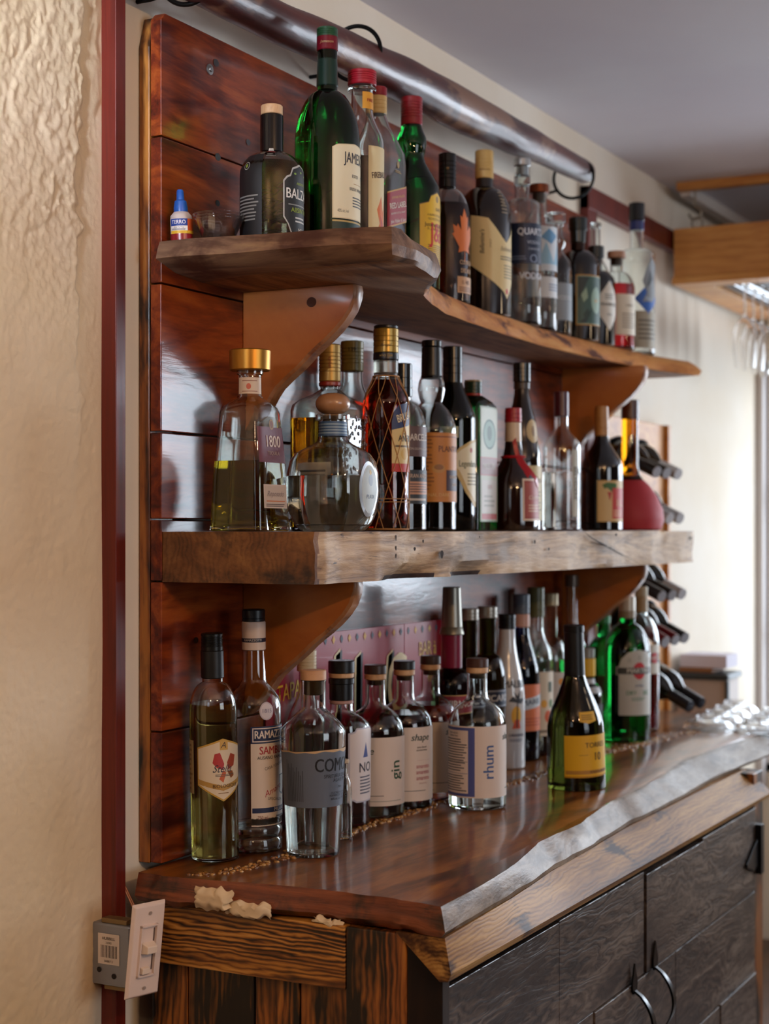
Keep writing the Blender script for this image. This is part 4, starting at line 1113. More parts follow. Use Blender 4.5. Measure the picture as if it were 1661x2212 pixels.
build_bottle('T4', 'whiskey_bottle', 'tallest large green whiskey bottle with a cream label and a green and red foil neck', F(.50, .73, .31, 'round'), GREEN, hollow=False,
    caps=[('neck_foil', .745, .905, .335, '0E2A20', {'rough': .3, 'rt': .88}), ('foil_band', .90, .965, .325, '6E1220', {'rough': .25, 'items': [('t', 'Jameson', .5, .5, 4.5, 'C8A878', {'sh': .3})]}), ('cap', .955, 1, .325, '1E4A2C', {'rough': .35, 'ridge': 3})],
    labels=[dict(a=(-52, 44), z=(.155, .48), base='D9C79C', outline=[(0, 0), (1, 0), (1, .93), (.9, .97), (.5, 1), (.1, .97), (0, .93)], items=[
            ('p', [(.02, .015), (.98, .015), (.98, .93), (.88, .96), (.5, .985), (.12, .96), (.02, .93)], 'E6D9B6'), ('t', 'JAMESON', .60, .80, 17, '2A2A34', {'b': .03, 'sx': .62}), ('t', 'ESTD', .50, .57, 5, '3A3A40', {'b': .02}), ('t', '1780', .80, .57, 5, '3A3A40', {'b': .02}),
            ('t', 'IRISH WHISKEY', .62, .40, 5, '3A3A40', {'b': .01}), ('l', .42, .16, .92, .31, 4, '4A4A48'), ('t', '40% alc./vol', .21, .10, 5, '4A4034', {'sx': .6}), ('r', .45, .47, .9, .478, 'B48A50')]),
            dict(name='lower_label', a=(-52, 44), z=(.045, .148), base='142E26', items=[('r', 0, .93, 1, 1, 'B8A060'), ('r', 0, .0, 1, .06, 'B8A060'), ('t', 'John Jameson', .72, .5, 8, 'C8A050', {'sh': .35})])])
build_bottle('T5', 'cinnamon_whisky_bottle', 'clear bottle of dark liquid with bright red cap, just behind the tallest green bottle', F(.62, .80, .50, 's', rb=.96), CL,
    caps=[('cap', .925, 1, .66, 'A8182A', {'rough': .35, 'ridge': 4, 'label': 'bright red screw cap'}), ('neck_ring', .895, .912, .66, 'E8E8E8', {'mat': CL})],
    liquid=(.55, '3A0A0C'), labels=[dict(name='neck_label', a=(-60, 30), z=(.80, .885), base='D8962A', items=[('t', 'FIRE', .5, .5, 5, '9A2018', {'b': .03})]),
            dict(a=(-45, 60), z=(.05, .60), base='DCCB9C', items=[('t', 'FIREBALL', .35, .74, 10, '3A1410', {'b': .04, 'sx': .6, 'rot': 10}), ('p', [(.15, .12), (.35, .3), (.25, .42), (.42, .55), (.5, .4), (.6, .52), (.58, .3), (.72, .2), (.5, .08)], 'D0691E'), ('p', [(.3, .14), (.4, .28), (.38, .38), (.5, .30), (.55, .16)], 'A82A18'), ('l', .1, .02, .7, .09, 1, '4A2A20')])])
build_bottle('T6', 'whisky_bottle', 'square clear whisky bottle with a slanted red label and a cream and red neck', [(0, .9, 1), (.008, 1, 1), (.60, 1, 1), (.66, .97, .9), (.72, .80, .5), (.79, .50, .2), (.86, .30, 0), (.97, .28, 0), (.985, .28, 0)], CL, ax=.88, ay=.88,
    caps=[('cap', .86, .955, .36, 'D2B070', {'rough': .35, 'ridge': 3}), ('cap_top', .95, 1, .36, '8A1420', {'rough': .3})], liquid=(.42, '3A1606'),
    labels=[dict(flat=1, a=(0, .96), z=(.245, .50), base='C89A50', zs=.01, outline=[(0, 0), (1, .27), (1, 1), (0, .73)], items=[('p', [(0, .03), (1, .30), (1, .97), (0, .70)], '9A1824'), ('t', 'RED LABEL', .5, .53, 9.5, 'F0E6D8', {'b': .03, 'sx': .95, 'rot': 14}), ('t', 'JOHNNIE WALKER', .5, .70, 4, 'E0B060', {'rot': 14}),
            ('t', 'BLENDED SCOTCH WHISKY', .5, .38, 3, 'E8D8C8', {'rot': 14}), ('t', 'John Walker & Sons', .5, .22, 6, 'F0E6D8', {'rot': 14, 'sh': .3, 'sx': .8})]), dict(name='crest', flat=1, a=(0, .35), z=(.54, .62), items=[('o', .5, .6, 4, 6, 'A88A50'), ('l', .1, .05, .9, .25, 2, 'A88A50')])])
build_bottle('T7', 'whisky_bottle', 'green whisky bottle with a red capsule and a large yellow label lettered in red', [(0, .85), (.01, 1), (.50, 1), (.535, .98), (.575, .84), (.62, .66), (.66, .50), (.69, .44), (.715, .47), (.76, .53), (.79, .52), (.825, .42), (.85, .36), (.97, .34), (.985, .34)], GREEN2, hollow=False,
    caps=[('capsule', .855, 1, .385, '8E1A24', {'rough': .35, 'ridge': 6})],
    labels=[dict(a=(-48, 46), z=(.10, .50), base='5A4020', outline=[(0, 0), (1, 0), (1, .82), (.78, .86), (.72, .94), (.5, 1), (.28, .94), (.22, .86), (0, .82)], items=[('p', [(.012, .01), (.988, .01), (.988, .81), (.77, .85), (.71, .93), (.5, .985), (.29, .93), (.23, .85), (.012, .81)], 'E0B428'),
            ('t', 'RARE', .55, .77, 6, '4A3A1C', {'sx': .9}), ('t', 'A BLEND OF THE PUREST', .5, .69, 4, '5A4420', {'sx': .8}), ('t', 'OLD SCOTCH WHISKIES', .5, .64, 4, '5A4420', {'sx': .8}), ('t', 'J&B', .56, .46, 34, 'C42418', {'b': .04, 'sx': .7}), ('t', 'Justerini & Brooks', .5, .565, 7, '2A1C10', {'b': .02, 'sx': .85}),
            ('t', "St. James's Street", .45, .515, 4.5, '4A3018', {'sh': .3}), ('l', .2, .10, .9, .32, 9, '8A6A2C'), ('o', .5, .90, 5, 6, '9A7A38')])])
build_bottle('T8', 'whisky_bottle', 'slim-necked whisky bottle with a large orange maple leaf and a black capsule', F(.56, .77, .36, 'round'), CL,
    caps=[('capsule', .77, 1, .385, '121212', {'rough': .15, 'ridge': 5, 'items': [('t', '*', .5, .5, 8, 'B89050')]})], liquid=(.66, '6A2A0C'),
    labels=[dict(name='maple_leaf', a=(-52, 18), z=(.27, .62), items=[('p', [(.48, 0), (.50, .2), (.22, .16), (.26, .26), (0, .50), (.06, .53), (.02, .68), (.16, .64), (.20, .70), (.34, .58), (.30, .86), (.38, .82), (.5, 1), (.62, .82), (.70, .86), (.66, .58), (.80, .70), (.84, .64), (.98, .68), (.94, .53), (1, .50), (.74, .26), (.78, .16), (.52, .2), (.52, 0)], 'D8722A')]),
            dict(name='lettering', a=(-48, 40), z=(.03, .30), items=[('t', 'COUREUR', .45, .86, 8, 'D8B088', {'b': .02, 'sx': .7}), ('t', 'DES BOIS', .45, .66, 8, 'D8B088', {'b': .02, 'sx': .7}), ('r', .1, .12, .9, .52, 'C89A70'), ('t', '1L  40%', .4, .38, 7, '6A3A20', {'b': .01, 'sx': .7}), ('l', .15, .15, .8, .28, 3, '6A3A20')])])
bo = [(0, .30), (.55, .0), (.80, .1), (1, .3), (1, .92), (.72, .64), (.62, .60), (.52, .66), (.28, .96), (.0, 1)]
build_bottle('T9', 'whisky_bottle', 'large dark brown whisky bottle with a cream capsule and a pointed cream label', F(.60, .78, .33, 'round'), dark('140A06'), hollow=False,
    caps=[('capsule', .83, 1, .345, 'C8A45E', {'rough': .35, 'ridge': 5, 'items': [('t', 'Ballantine', .5, .3, 4, '6A4A28', {'sh': .3})]})],
    labels=[dict(a=(-95, 30), z=(.10, .59), base='DCC48C', outline=[(0, .40), (.60, .08), (.68, 0), (.76, .08), (1, .30), (1, .98), (.84, .80), (.66, .68), (.56, .74), (.30, .96), (0, 1)], items=[
            ('t', "Ballantine's", .20, .68, 9, '3A3434', {'rot': 90, 'sx': .85, 'sh': .25, 'b': .02}), ('t', 'FINEST', .34, .66, 4, '8A7A58', {'rot': 90}), ('t', "Ballantine's", .72, .60, 9, '8A7A60', {'sh': .25, 'sx': .8}), ('l', .52, .46, .95, .52, 2, '6A5C48'), ('l', .6, .24, .92, .42, 5, '9A8A68'), ('o', .68, .09, 4, 6, 'C03028')]),
            dict(name='crest', a=(-38, 2), z=(.60, .76), zs=.004, items=[('l', .3, .0, .8, .9, 7, '8A7C68'), ('o', .55, .45, 5, 9, '6A5A48')])])
build_bottle('T10', 'vodka_bottle', 'tall clear vodka bottle with a navy block of white lettering and a silver stopper', F(.70, .76, .40, 'round'), CL,
    caps=[('plug', .90, .965, .30, 'C8CCD0', {'rough': .3, 'metal': .6}), ('stopper', .955, 1, .46, 'B8B8B6', {'rough': .3, 'metal': .8, 'label': 'brushed silver stopper'}), ('neck_tab', .84, .90, .43, '1E2A50', {'mat': CL})],
    labels=[dict(name='navy_print', a=(-118, 20), z=(.36, .60), base='16213C', items=[('t', 'QUARTZ', .62, .78, 14, 'D8DCE4', {'b': .04, 'sx': .85}), ('t', 'VODKA', .66, .52, 7, 'B8C0D0', {'b': .01}), ('t', 'CANADA', .66, .36, 5, 'B8C0D0'), ('l', .1, .08, .5, .2, 2, '6A7894')]),
            dict(name='white_print', a=(-118, 20), z=(.22, .35), items=[('t', 'VODKA', .62, .5, 14, 'D8DCE4', {'b': .04, 'sx': .85})]),
            dict(name='ring_emblem', a=(-60, -10), z=(.34, .44), items=[('o', .6, .5, 9, 9, '8A98B0'), ('o', .6, .5, 6.5, 6.5, '16213C')])], group=None)
build_bottle('T11', 'spirit_bottle', 'clear cylindrical spirit bottle with white bands, a pale blue zigzag and a copper stopper', F(.72, .82, .44, 's'), CL,
    caps=[('stopper', .94, 1, .56, '7A3E22', {'rough': .3, 'metal': .7, 'label': 'copper-brown stopper'}), ('plug', .88, .945, .36, '', {'mat': W_CORK})],
    labels=[dict(name='frost_band', a=(-130, 60), z=(.40, .70), base='CBD2D8', items=[('p', [(.3, .15), (.45, .65), (.6, .2), (.8, .75), (.9, .3), (.8, .15)], '8FB8D0'), ('p', [(.35, .75), (.5, .95), (.7, .8), (.55, .6)], '5E90B8')]),
            dict(name='lower_band', a=(-130, 60), z=(.22, .36), base='D5D8DA', items=[('l', .5, .3, .9, .7, 3, '7A8CA8')])])
build_bottle('T12', 'decanter_bottle', 'clear bottle with bulbous neck and glass stopper, half hidden in the upper row', [(0, .9), (.01, 1), (.52, 1), (.60, .95), (.66, .6), (.70, .45), (.74, .62), (.78, .64), (.81, .46), (.88, .44), (.90, .5), (.92, .5)], CL,
    caps=[('stopper', .92, 1, .62, '', {'mat': CL, 'label': 'clear glass stopper'})], labels=[dict(a=(-80, 20), z=(.12, .42), base='8E969C', items=[('t', 'VODKA', .5, .6, 9, 'D0D4D8')])])
build_bottle('T13', 'liqueur_bottle', 'dark round bottle with a black-green wax cap and a teal and gold patterned label', F(.60, .74, .32, 'round'), dark('0C0504'), hollow=False,
    caps=[('neck_glass', .70, .80, .34, '6A4A40', {'mat': glass('B89080', 0, 1.2)}), ('wax_seal', .795, .90, .35, '101A14', {'rough': .3, 'rt': 1.1}), ('wax_cap', .895, 1, .44, '101A14', {'rough': .3, 'rt': 1.0})],
    labels=[dict(a=(-75, 18), z=(.12, .52), base='C08A3A', items=[('r', .03, .02, .97, .98, '6E8A78'), ('r', .06, .04, .94, .96, '3E5A50'), ('p', [(.06, .5), (.4, .96), (.06, .96)], '1E2E2C'), ('p', [(.1, .04), (.5, .35), (.3, .04)], '1E2E2C'), ('o', .66, .5, 16, 30, '8EA894'), ('t', 'or', .66, .5, 10, 'D8A868', {'b': .03}), ('p', [(.15, .6), (.3, .75), (.35, .55), (.22, .45)], '93A88C'), ('p', [(.2, .2), (.34, .34), (.42, .2), (.3, .1)], '24382E')])])
build_bottle('T14', 'clear_bottle', 'clear bottle whose open ribbed neck shows behind the dark wax-capped bottle', F(.60, .78, .36, 's'), CL, caps=[('stopper', .96, 1, .42, '', {'mat': CL})])
build_bottle('T15', 'gin_bottle', 'short black apothecary gin bottle with a cream diamond label', F(.62, .76, .34, 'round'), dark('07090A'), hollow=False,
    caps=[('neck_sleeve', .76, .88, .30, '0A0C0C'), ('stopper', .88, 1, .42, '101410', {'rough': .35})],
    labels=[dict(a=(-82, 30), z=(.14, .64), base='D8D2C4', outline=[(0, .5), (.5, 0), (1, .5), (.5, 1)], items=[('t', "HENDRICK'S", .5, .52, 7.5, '3A3A38', {'b': .02, 'sx': .9}), ('t', 'GIN', .5, .32, 6, '4A4A48'), ('l', .35, .62, .65, .74, 3, '7A7870')])])
build_bottle('T16', 'gin_bottle', 'bottle of bright red liquid with a pale wooden stopper and cream label', F(.60, .80, .34, 'round'), CL,
    caps=[('plug', .86, .935, .32, '', {'mat': W_CORK}), ('stopper', .93, 1, .50, '', {'mat': wood('pink_wood', ['A8785A', 'B88868'], (10, 10, 3), .5)})], liquid=(.66, 'C01018'),
    labels=[dict(a=(-72, 20), z=(.14, .55), base='DDD2BC', items=[('t', 'CHERRY', .5, .72, 6, '8A7A68', {'b': .01, 'sx': .8}), ('l', .2, .15, .85, .55, 6, '9A8C78')])])
build_bottle('T17', 'gin_bottle', 'tall clear square-shouldered bottle with blue diamond label and black cap, last on upper shelf', F(.66, .70, .38, 'round'), CL,
    caps=[('neck_band', .82, .885, .40, '23306A', {'rough': .3}), ('cap', .88, 1, .44, '0C0D10', {'rough': .2})],
    labels=[dict(name='figure_print', a=(-90, 15), z=(.34, .64), items=[('p', [(.35, .0), (.5, .2), (.35, .45), (.5, .75), (.7, .98), (.95, .8), (.85, .5), (.95, .2), (.75, .0)], '8A9094'), ('p', [(.5, .3), (.6, .7), (.75, .5)], '4A5054')]),
            dict(a=(-80, 15), z=(.26, .46), base='2A62B8', outline=[(0, .5), (.5, 0), (1, .5), (.5, 1)], items=[('t', 'No', .5, .5, 9, 'B8CCE8', {'b': .02})]),
            dict(name='lower_label', a=(-90, 30), z=(.04, .28), base='A8A08C', items=[('l', .2, .2, .9, .8, 5, '6A6458')])])

# ---------------- middle row on the thick shelf
build_bottle('M1', 'tequila_bottle', 'clear flared square tequila bottle with wide gold cap, first on the thick shelf',
    [(0, .97, 1), (.006, 1.02, 1), (.05, 1.0, 1), (.30, .94, 1), (.60, .79, 1), (.655, .77, 1), (.685, .71, .9), (.71, .58, .6), (.735, .42, .2), (.75, .38, 0), (.86, .37, 0), (.865, .43, 0), (.89, .43, 0), (.895, .40, 0)], CL, ax=1, ay=1,
    caps=[('cap', .885, 1, .66, 'B07C30', {'rough': .36, 'metal': .85, 'rt': 1.03, 'label': 'wide brushed gold cap'})], liquid=(.385, 'BCA63A'),
    labels=[dict(name='neck_label', a=(-125, 10), z=(.755, .845), base='D8C4B0', items=[('o', .45, .45, 3.5, 4.5, 'C06048'), ('l', .2, .75, .8, .85, 1, '9A6A58'), ('l', .2, .1, .8, .2, 1, '9A6A58')]),
            dict(flat=1, a=(0, .84), z=(.375, .57), base='6A3444', items=[('t', '1800', .5, .58, 17, 'DCC8BC', {'b': .04, 'sx': .85}), ('t', 'TEQUILA', .5, .26, 5.5, 'B8988C', {'b': .01, 'sx': 1.0})]),
            dict(name='emblem', flat=1, a=(0, .25), z=(.55, .62), items=[('o', .5, .5, 6, 8, 'A07C4A'), ('o', .5, .5, 4, 5.5, '7A4A3A')]),
            dict(name='lower_label', flat=1, a=(0, .70), z=(.125, .255), base='D6C6BC', items=[('r', .04, .06, .96, .94, 'CDBCB0'), ('t', 'Reposado', .5, .6, 8, '8A7A7A', {'sh': .4}), ('r', .1, .27, .9, .32, 'C87A50'), ('l', .08, .05, .9, .2, 2, '6A5A58')])])
def emboss(root, R, h, at):
    rg = random.Random(5); m = MB()
    for i in range(90):
        u = rg.uniform(-.7, .7); z = h * rg.uniform(.30, .64); x_ = u * R
        m.v += [(x_ + rg.uniform(-.004, .004), -R * .86 - .0015, z + rg.uniform(-.006, .006)) for _ in range(0)]
        s_ = MB().lathe([(0, -.0012), (.0018, -.0008), (.0024, 0), (.0018, .0008), (0, .0012)], 8)
        b = len(m.v); m.v += [(v[0] * rg.uniform(.8, 1.3) + x_, -R * .868 + v[2] * .6, v[1] * 1.4 + z) for v in s_.v]
        for f, q in zip(s_.f, s_.m): m.face([b + k for k in f], q)
    m.build('embossed_figure', CL, root, smooth=1.2)
build_bottle('M2', 'tequila_bottle', 'wide clear rectangular bottle with embossed figures and amber liquid, behind the round flask',
    [(0, .95, 1), (.01, 1, 1), (.64, 1, 1), (.67, .96, 1), (.70, .8, .8), (.73, .5, .3), (.76, .28, 0), (.98, .25, 0)], CL, ax=1.0, ay=.86,
    caps=[('cap_band', .775, .80, .32, '8A2A20'), ('cap', .80, 1, .315, 'A88848', {'rough': .4, 'metal': .5, 'ridge': 6, 'items': [('t', 'tequila', .5, .5, 5, '8A2A20', {'rot': 90})]})], liquid=(.60, 'B8841A'),
    labels=[dict(name='back_label', flat=1, a=(-90, .7), z=(.05, .36), base='D8CDB8', items=[('l', .1, .5, .9, .9, 5, '3A3A38'), ('r', .1, .1, .5, .3, '2A2A2A')]), dict(flat=1, a=(0, .8), z=(.05, .28), base='D0C8BC', items=[('t', 'REPOSADO', .5, .6, 7, '4A3A30')])], extra=emboss)
build_bottle('M3', 'tequila_flask', 'bulging round clear tequila flask with a ball-shaped wooden stopper and silver oval label',
    [(0, .62, .25), (.006, .70, .3), (.05, .84, .35), (.14, .955, .4), (.28, 1.0, .4), (.42, .985, .4), (.50, .93, .4), (.56, .82, .35), (.60, .62, .2), (.635, .42, .05), (.66, .34, 0), (.72, .315, 0), (.80, .31, 0), (.805, .40, 0), (.84, .40, 0), (.845, .34, 0)], CL, ax=.97, ay=.97,
    caps=[('plug', .70, .84, .24, '', {'mat': W_CORK}), ('stopper', .842, 1, .405, '', {'mat': wood('stopper_ball', ['9A6A48', 'A87A55', 'B48660'], (6, 6, 3), .35, .4), 'ball': 1, 'label': 'turned wooden mushroom stopper'})], liquid=(.395, 'F4F4F2'),
    labels=[dict(name='neck_band', a=(-175, 170), z=(.685, .79), base='3E5E86', zs=.004, items=[('l', .02, .1, .98, .9, 4, '8AA4B8')]),
            dict(name='medallion', a=(-26, 26), z=(.10, .50), zs=.006, base='*C8CCD0', outline=[(.5 + .5 * math.cos(a), .5 + .5 * math.sin(a)) for a in [2 * PI * i / 28 for i in range(28)]], items=[('o', .5, .5, 24, 37, 'C6CCCC'), ('o', .5, .5, 22.5, 35, 'AEB8B8'), ('t', 'PLATA', .5, .36, 6, '6A7A96', {'b': .01}), ('o', .5, .66, 7, 9, '8C98A8'), ('o', .5, .80, 3, 4, 'C8A030')])], base_t=.010)
build_bottle('M4', 'rum_bottle', 'clear sloping bottle with an olive-gold cap behind the flask and the netted bottle', F(.60, .80, .44, 's'), CL,
    caps=[('cap', .84, 1, .48, '8A7A3E', {'rough': .35, 'ridge': 5, 'items': [('t', '139', .5, .7, 7, '2A2618', {'b': .02})]})], liquid=(.30, 'B86A1A'),
    labels=[dict(a=(-85, -15), z=(.32, .52), base='D8CFC0', items=[('r', 0, 0, 1, .6, 'C87A48'), ('t', 'the', .5, .8, 6, '6A6A60', {'sh': .2}), ('t', 'Original', .5, .35, 7, 'E8DCCC', {'b': .01, 'sx': .7})])])
def netting(root, R, h, at):
    m = MB(); n = 8
    for d in (1, -1):
        for k in range(n):
            p = []
            for i in range(57):
                z = h * (.005 + .745 * i / 56); a = 2 * PI * k / n + d * (2.05 * i / 56) * (1 if i / 56 < 1.1 else 1) + (0 if d == 1 else PI / n)
                r = at(z)[0] + .0012; p.append(_cyl(a, r, z))
            m.tube(p, .0007, 5)
    for z in (.14, .155): m.torus((0, 0, h * z), (0, 0, 1), at(h * z)[0] + .001, .0007, 32, 5)
    m.torus((0, 0, .003), (0, 0, 1), R * .99, .0014, 32, 5); m.torus((0, 0, h * .752), (0, 0, 1), at(h * .752)[0] + .001, .0012, 24, 5)
    m.build('netting', paint('B8834A', .6), root, smooth=1.5)
build_bottle('M5', 'rum_bottle', 'red-amber rum bottle wrapped in string netting with an olive and black capsule', F(.62, .77, .52, 's', lip=False), CLW,
    caps=[('neck_glass', .765, .832, .54, '', {'mat': glass('E8ECEA', .25, 1.4)}), ('capsule', .865, .985, .55, 'A8883A', {'rough': .3, 'metal': .4, 'ridge': 3, 'items': [('t', 'Brugal', .5, .3, 5, '3A2A14', {'sh': .3})]}), ('capsule_band', .83, .868, .56, '14151C', {'items': [('t', 'AÑO 1888', .5, .5, 3.5, 'B89A50')]}), ('cap_top', .984, 1, .53, '1A1B22')], liquid=(.735, 'B01C08'),
    labels=[dict(a=(-48, 42), z=(.285, .62), base='D8BE7E', zs=.01, outline=[(0, 0), (1, 0), (1, .72), (.95, .85), (.8, .96), (.5, 1), (.2, .96), (.05, .85), (0, .72)], items=[('p', [(0, .60), (1, .72), (.95, .85), (.8, .96), (.5, 1), (.2, .96), (.05, .85), (0, .72)], '24305E'), ('t', 'BRUGAL', .48, .80, 13, 'E8D8B0', {'b': .04, 'sx': .6, 'rot': 16}), ('t', 'AÑEJO', .5, .48, 11, '2A2A24', {'b': .03, 'sx': .8}), ('o', .42, .26, 8, 10, 'C8A040'), ('r', 0, 0, 1, .12, 'B8281E'), ('l', .1, .34, .9, .4, 1, '6A5028')])], extra=netting)
build_bottle('M6', 'rum_bottle', 'clear rum bottle with a black cap and dark label, tucked behind the netted bottle', F(.60, .78, .36, 'round'), CL,
    caps=[('cap', .80, 1, .42, '0E1014', {'rough': .2, 'rt': 1.0, 'ridge': 2})], liquid=(.60, '5A2410'),
    labels=[dict(a=(-62, 40), z=(.44, .62), base='5A3A34', items=[('t', 'BARCELÓ', .42, .62, 12, 'E8DED2', {'b': .02, 'sx': .7}), ('t', 'RON DOMINICANO', .45, .25, 4, 'C8B8A8')]),
            dict(name='lower_label', a=(-62, 40), z=(.16, .36), base='26262C', items=[('t', 'GRAN AÑEJO', .42, .82, 7, 'D8B8A0', {'b': .01, 'sx': .8}), ('r', 0, .28, 1, .66, 'C8906E'), ('l', .1, .32, .9, .62, 4, '5A3A34'), ('l', .1, .06, .7, .2, 1, 'C8B8A8')])])
build_bottle('M7', 'rum_bottle', 'rum bottle with a bulbous neck, long black capsule and orange-brown label', [(0, .9), (.01, 1), (.52, 1), (.56, .97), (.60, .86), (.635, .70), (.66, .52), (.675, .44), (.70, .50), (.74, .56), (.78, .52), (.82, .42), (.85, .36), (.97, .34), (.985, .34)], CL,
    caps=[('capsule', .80, .965, .42, '0C0C0E', {'rough': .35, 'rt': .95}), ('cap_top', .965, 1, .41, '0C0C0E', {'rough': .25})], liquid=(.49, '4A1E08'),
    labels=[dict(a=(-122, 34), z=(.15, .51), base='C07A2E', items=[('r', .02, .93, .98, .95, '8A4A1A'), ('t', 'PLANTATION', .78, .76, 11, '5A2A14', {'b': .02, 'sx': .8}), ('l', .04, .16, .42, .92, 14, '8A5220'), ('o', .48, .48, 13, 8, 'B8843E'), ('o', .48, .5, 9, 5, '8A5A28'), ('r', .60, .16, .98, .46, '3E2430'), ('t', 'ORIGINAL', .79, .36, 5, 'D8B898', {'b': .01}), ('t', 'DARK', .79, .25, 5, 'D8B898', {'b': .01}), ('t', 'ORIGINAL DARK', .40, .10, 6, 'D8B070', {'b': .01})])])
build_bottle('M8', 'brandy_bottle', 'dark olive bottle with a black capsule and a cream label with a curved gold edge', F(.60, .84, .40, 's'), DOLIVE, hollow=False,
    caps=[('capsule', .80, 1, .43, '0D0E0D', {'rough': .25, 'ridge': 3})],
    labels=[dict(name='tax_stamp', a=(-95, -50), z=(.50, .56), base='B8BC9C'), dict(a=(-80, 30), z=(.13, .50), base='C8AA68', zs=.01, outline=[(0, .62), (.2, .50), (.45, .2), (.75, 0), (1, .0), (1, 1), (.6, .96), (.3, .86)], items=[('p', [(.06, .66), (.3, .52), (.5, .26), (.78, .08), (.97, .06), (.97, .96), (.62, .92), (.33, .82)], 'E2D6B4'), ('t', 'Legendario', .56, .62, 12, '3A4A28', {'b': .02, 'sx': .62}), ('o', .62, .82, 4, 5, 'A83A28'), ('l', .5, .3, .9, .5, 4, '8A7A50')])])
build_bottle('M9', 'herbal_liqueur_bottle', 'square green liqueur bottle with a tall pale label showing a round emblem',
    [(0, .95, 1), (.008, 1, 1), (.80, 1, 1), (.83, .96, .9), (.86, .8, .6), (.885, .5, .2), (.90, .34, 0), (.97, .32, 0), (.985, .32, 0)], GREEN2, hollow=False, ax=1.0, ay=.7,
    caps=[('cap', .88, .99, .36, '16301E', {'rough': .35, 'ridge': 3}), ('cap_band', .895, .91, .37, 'A83228'), ('cap_top', .988, 1, .35, 'A8906A')],
    labels=[dict(flat=1, a=(0, .84), z=(.06, .82), base='9AA892', zs=.02, items=[('r', .03, .015, .97, .985, 'C6CDBE'), ('o', .5, .76, 30, 30, '3E5E50'), ('o', .5, .76, 26, 26, '86A496'), ('o', .5, .77, 11, 15, '4A6256'), ('r', 0, .40, 1, .56, 'B87878'), ('r', .03, .41, .97, .55, 'A89090'), ('t', 'MEISTER', .5, .48, 11, 'D8D8D0', {'b': .02}), ('r', .08, .08, .92, .36, 'D2CEC8'), ('t', '1878', .5, .30, 8, 'B07070'), ('l', .2, .12, .8, .24, 3, 'A8A8A0'), ('r', .08, .02, .92, .07, 'B85858')])])
def gm_ribbon(root, R, h, at):
    m = MB(); p = []
    m.torus((0, 0, h * .60), (0, 0, 1), at(h * .60)[0] + .001, .003, 32, 6)
    for a0, z0, a1, z1 in ((-60, .74, -25, .44), (-35, .60, 10, .36)):
        rr = []
        for i in range(16):
            t = i / 15; a = math.radians(a0 + (a1 - a0) * t); z = h * (z0 + (z1 - z0) * t); r = at(z)[0] + .0018
            rr.append([_cyl(a - .0035 / r, r, z - .004), _cyl(a + .0035 / r, r, z + .004), _cyl(a + .0035 / r, r + .0006, z + .004), _cyl(a - .0035 / r, r + .0006, z - .004)])
        m.rings(rr)
    m.build('ribbon', paint('B01824', .3), root, smooth=1)
build_bottle('M10', 'orange_liqueur_bottle', 'brown round-shouldered liqueur bottle with a red ribbon and red wax-style cap', [(0, .85), (.01, .98), (.05, 1), (.34, .97), (.42, .93), (.48, .78), (.54, .56), (.60, .42), (.66, .36), (.76, .30), (.97, .27), (.985, .27)], dark('200A05'), hollow=False,
    caps=[('neck_label', .72, .885, .33, 'D8BEA0', {'rt': .95}), ('cap', .88, 1, .34, 'A81C28', {'rough': .35, 'rt': .95, 'ridge': 2})],
    labels=[dict(a=(-45, 28), z=(.08, .42), base='DDC9B4', items=[('r', .06, .05, .94, .95, '9A4038'), ('r', .12, .1, .88, .9, 'A85248'), ('t', 'Cordon', .5, .55, 8, 'E8D0B8', {'sh': .3}), ('l', .2, .2, .8, .4, 3, 'D8B8A0')]), dict(name='side_label', a=(10, 40), z=(.05, .40), base='D8CFC0', items=[('l', .1, .1, .9, .9, 6, '8A4038')])], extra=gm_ribbon)
build_bottle('M11', 'hazelnut_liqueur_bottle', 'tall brown waisted liqueur bottle with a black cap and cream labels', [(0, .9), (.01, 1), (.38, 1), (.46, .97), (.52, .84), (.58, .78), (.64, .74), (.70, .62), (.76, .48), (.82, .40), (.97, .36), (.985, .36)], dark('1A0D05'), hollow=False,
    caps=[('cap', .885, 1, .46, '0C0C0C', {'rough': .2, 'ridge': 3}), ('neck_band', .84, .885, .42, '3A2A1A')],
    labels=[dict(a=(-80, 35), z=(.06, .385), base='D8C898', items=[('t', 'Frangelico', .42, .74, 13, '6A2A24', {'b': .02, 'sx': .7}), ('l', .1, .1, .8, .55, 7, '8A7A50')]), dict(name='oval_label', a=(-50, 10), z=(.52, .66), base='C8B080', outline=[(.5 + .5 * math.cos(a), .5 + .5 * math.sin(a)) for a in [2 * PI * i / 20 for i in range(20)]], items=[('o', .5, .5, 4, 12, '8A6A40')])])
build_bottle('M12', 'vodka_bottle', 'clear vodka bottle with a dark plum capsule and vertical silver lettering', F(.60, .76, .36, 's'), CL,
    caps=[('capsule', .82, 1, .38, '4A1420', {'rough': .3})], liquid=(.42, 'EDE6E2'),
    labels=[dict(name='lettering', a=(-38, -8), z=(.10, .58), items=[('r', .1, 0, .9, 1, 'B8B4A4'), ('t', 'BELVEDERE', .5, .5, 10, '3A3430', {'rot': -90, 'b': .02})])])
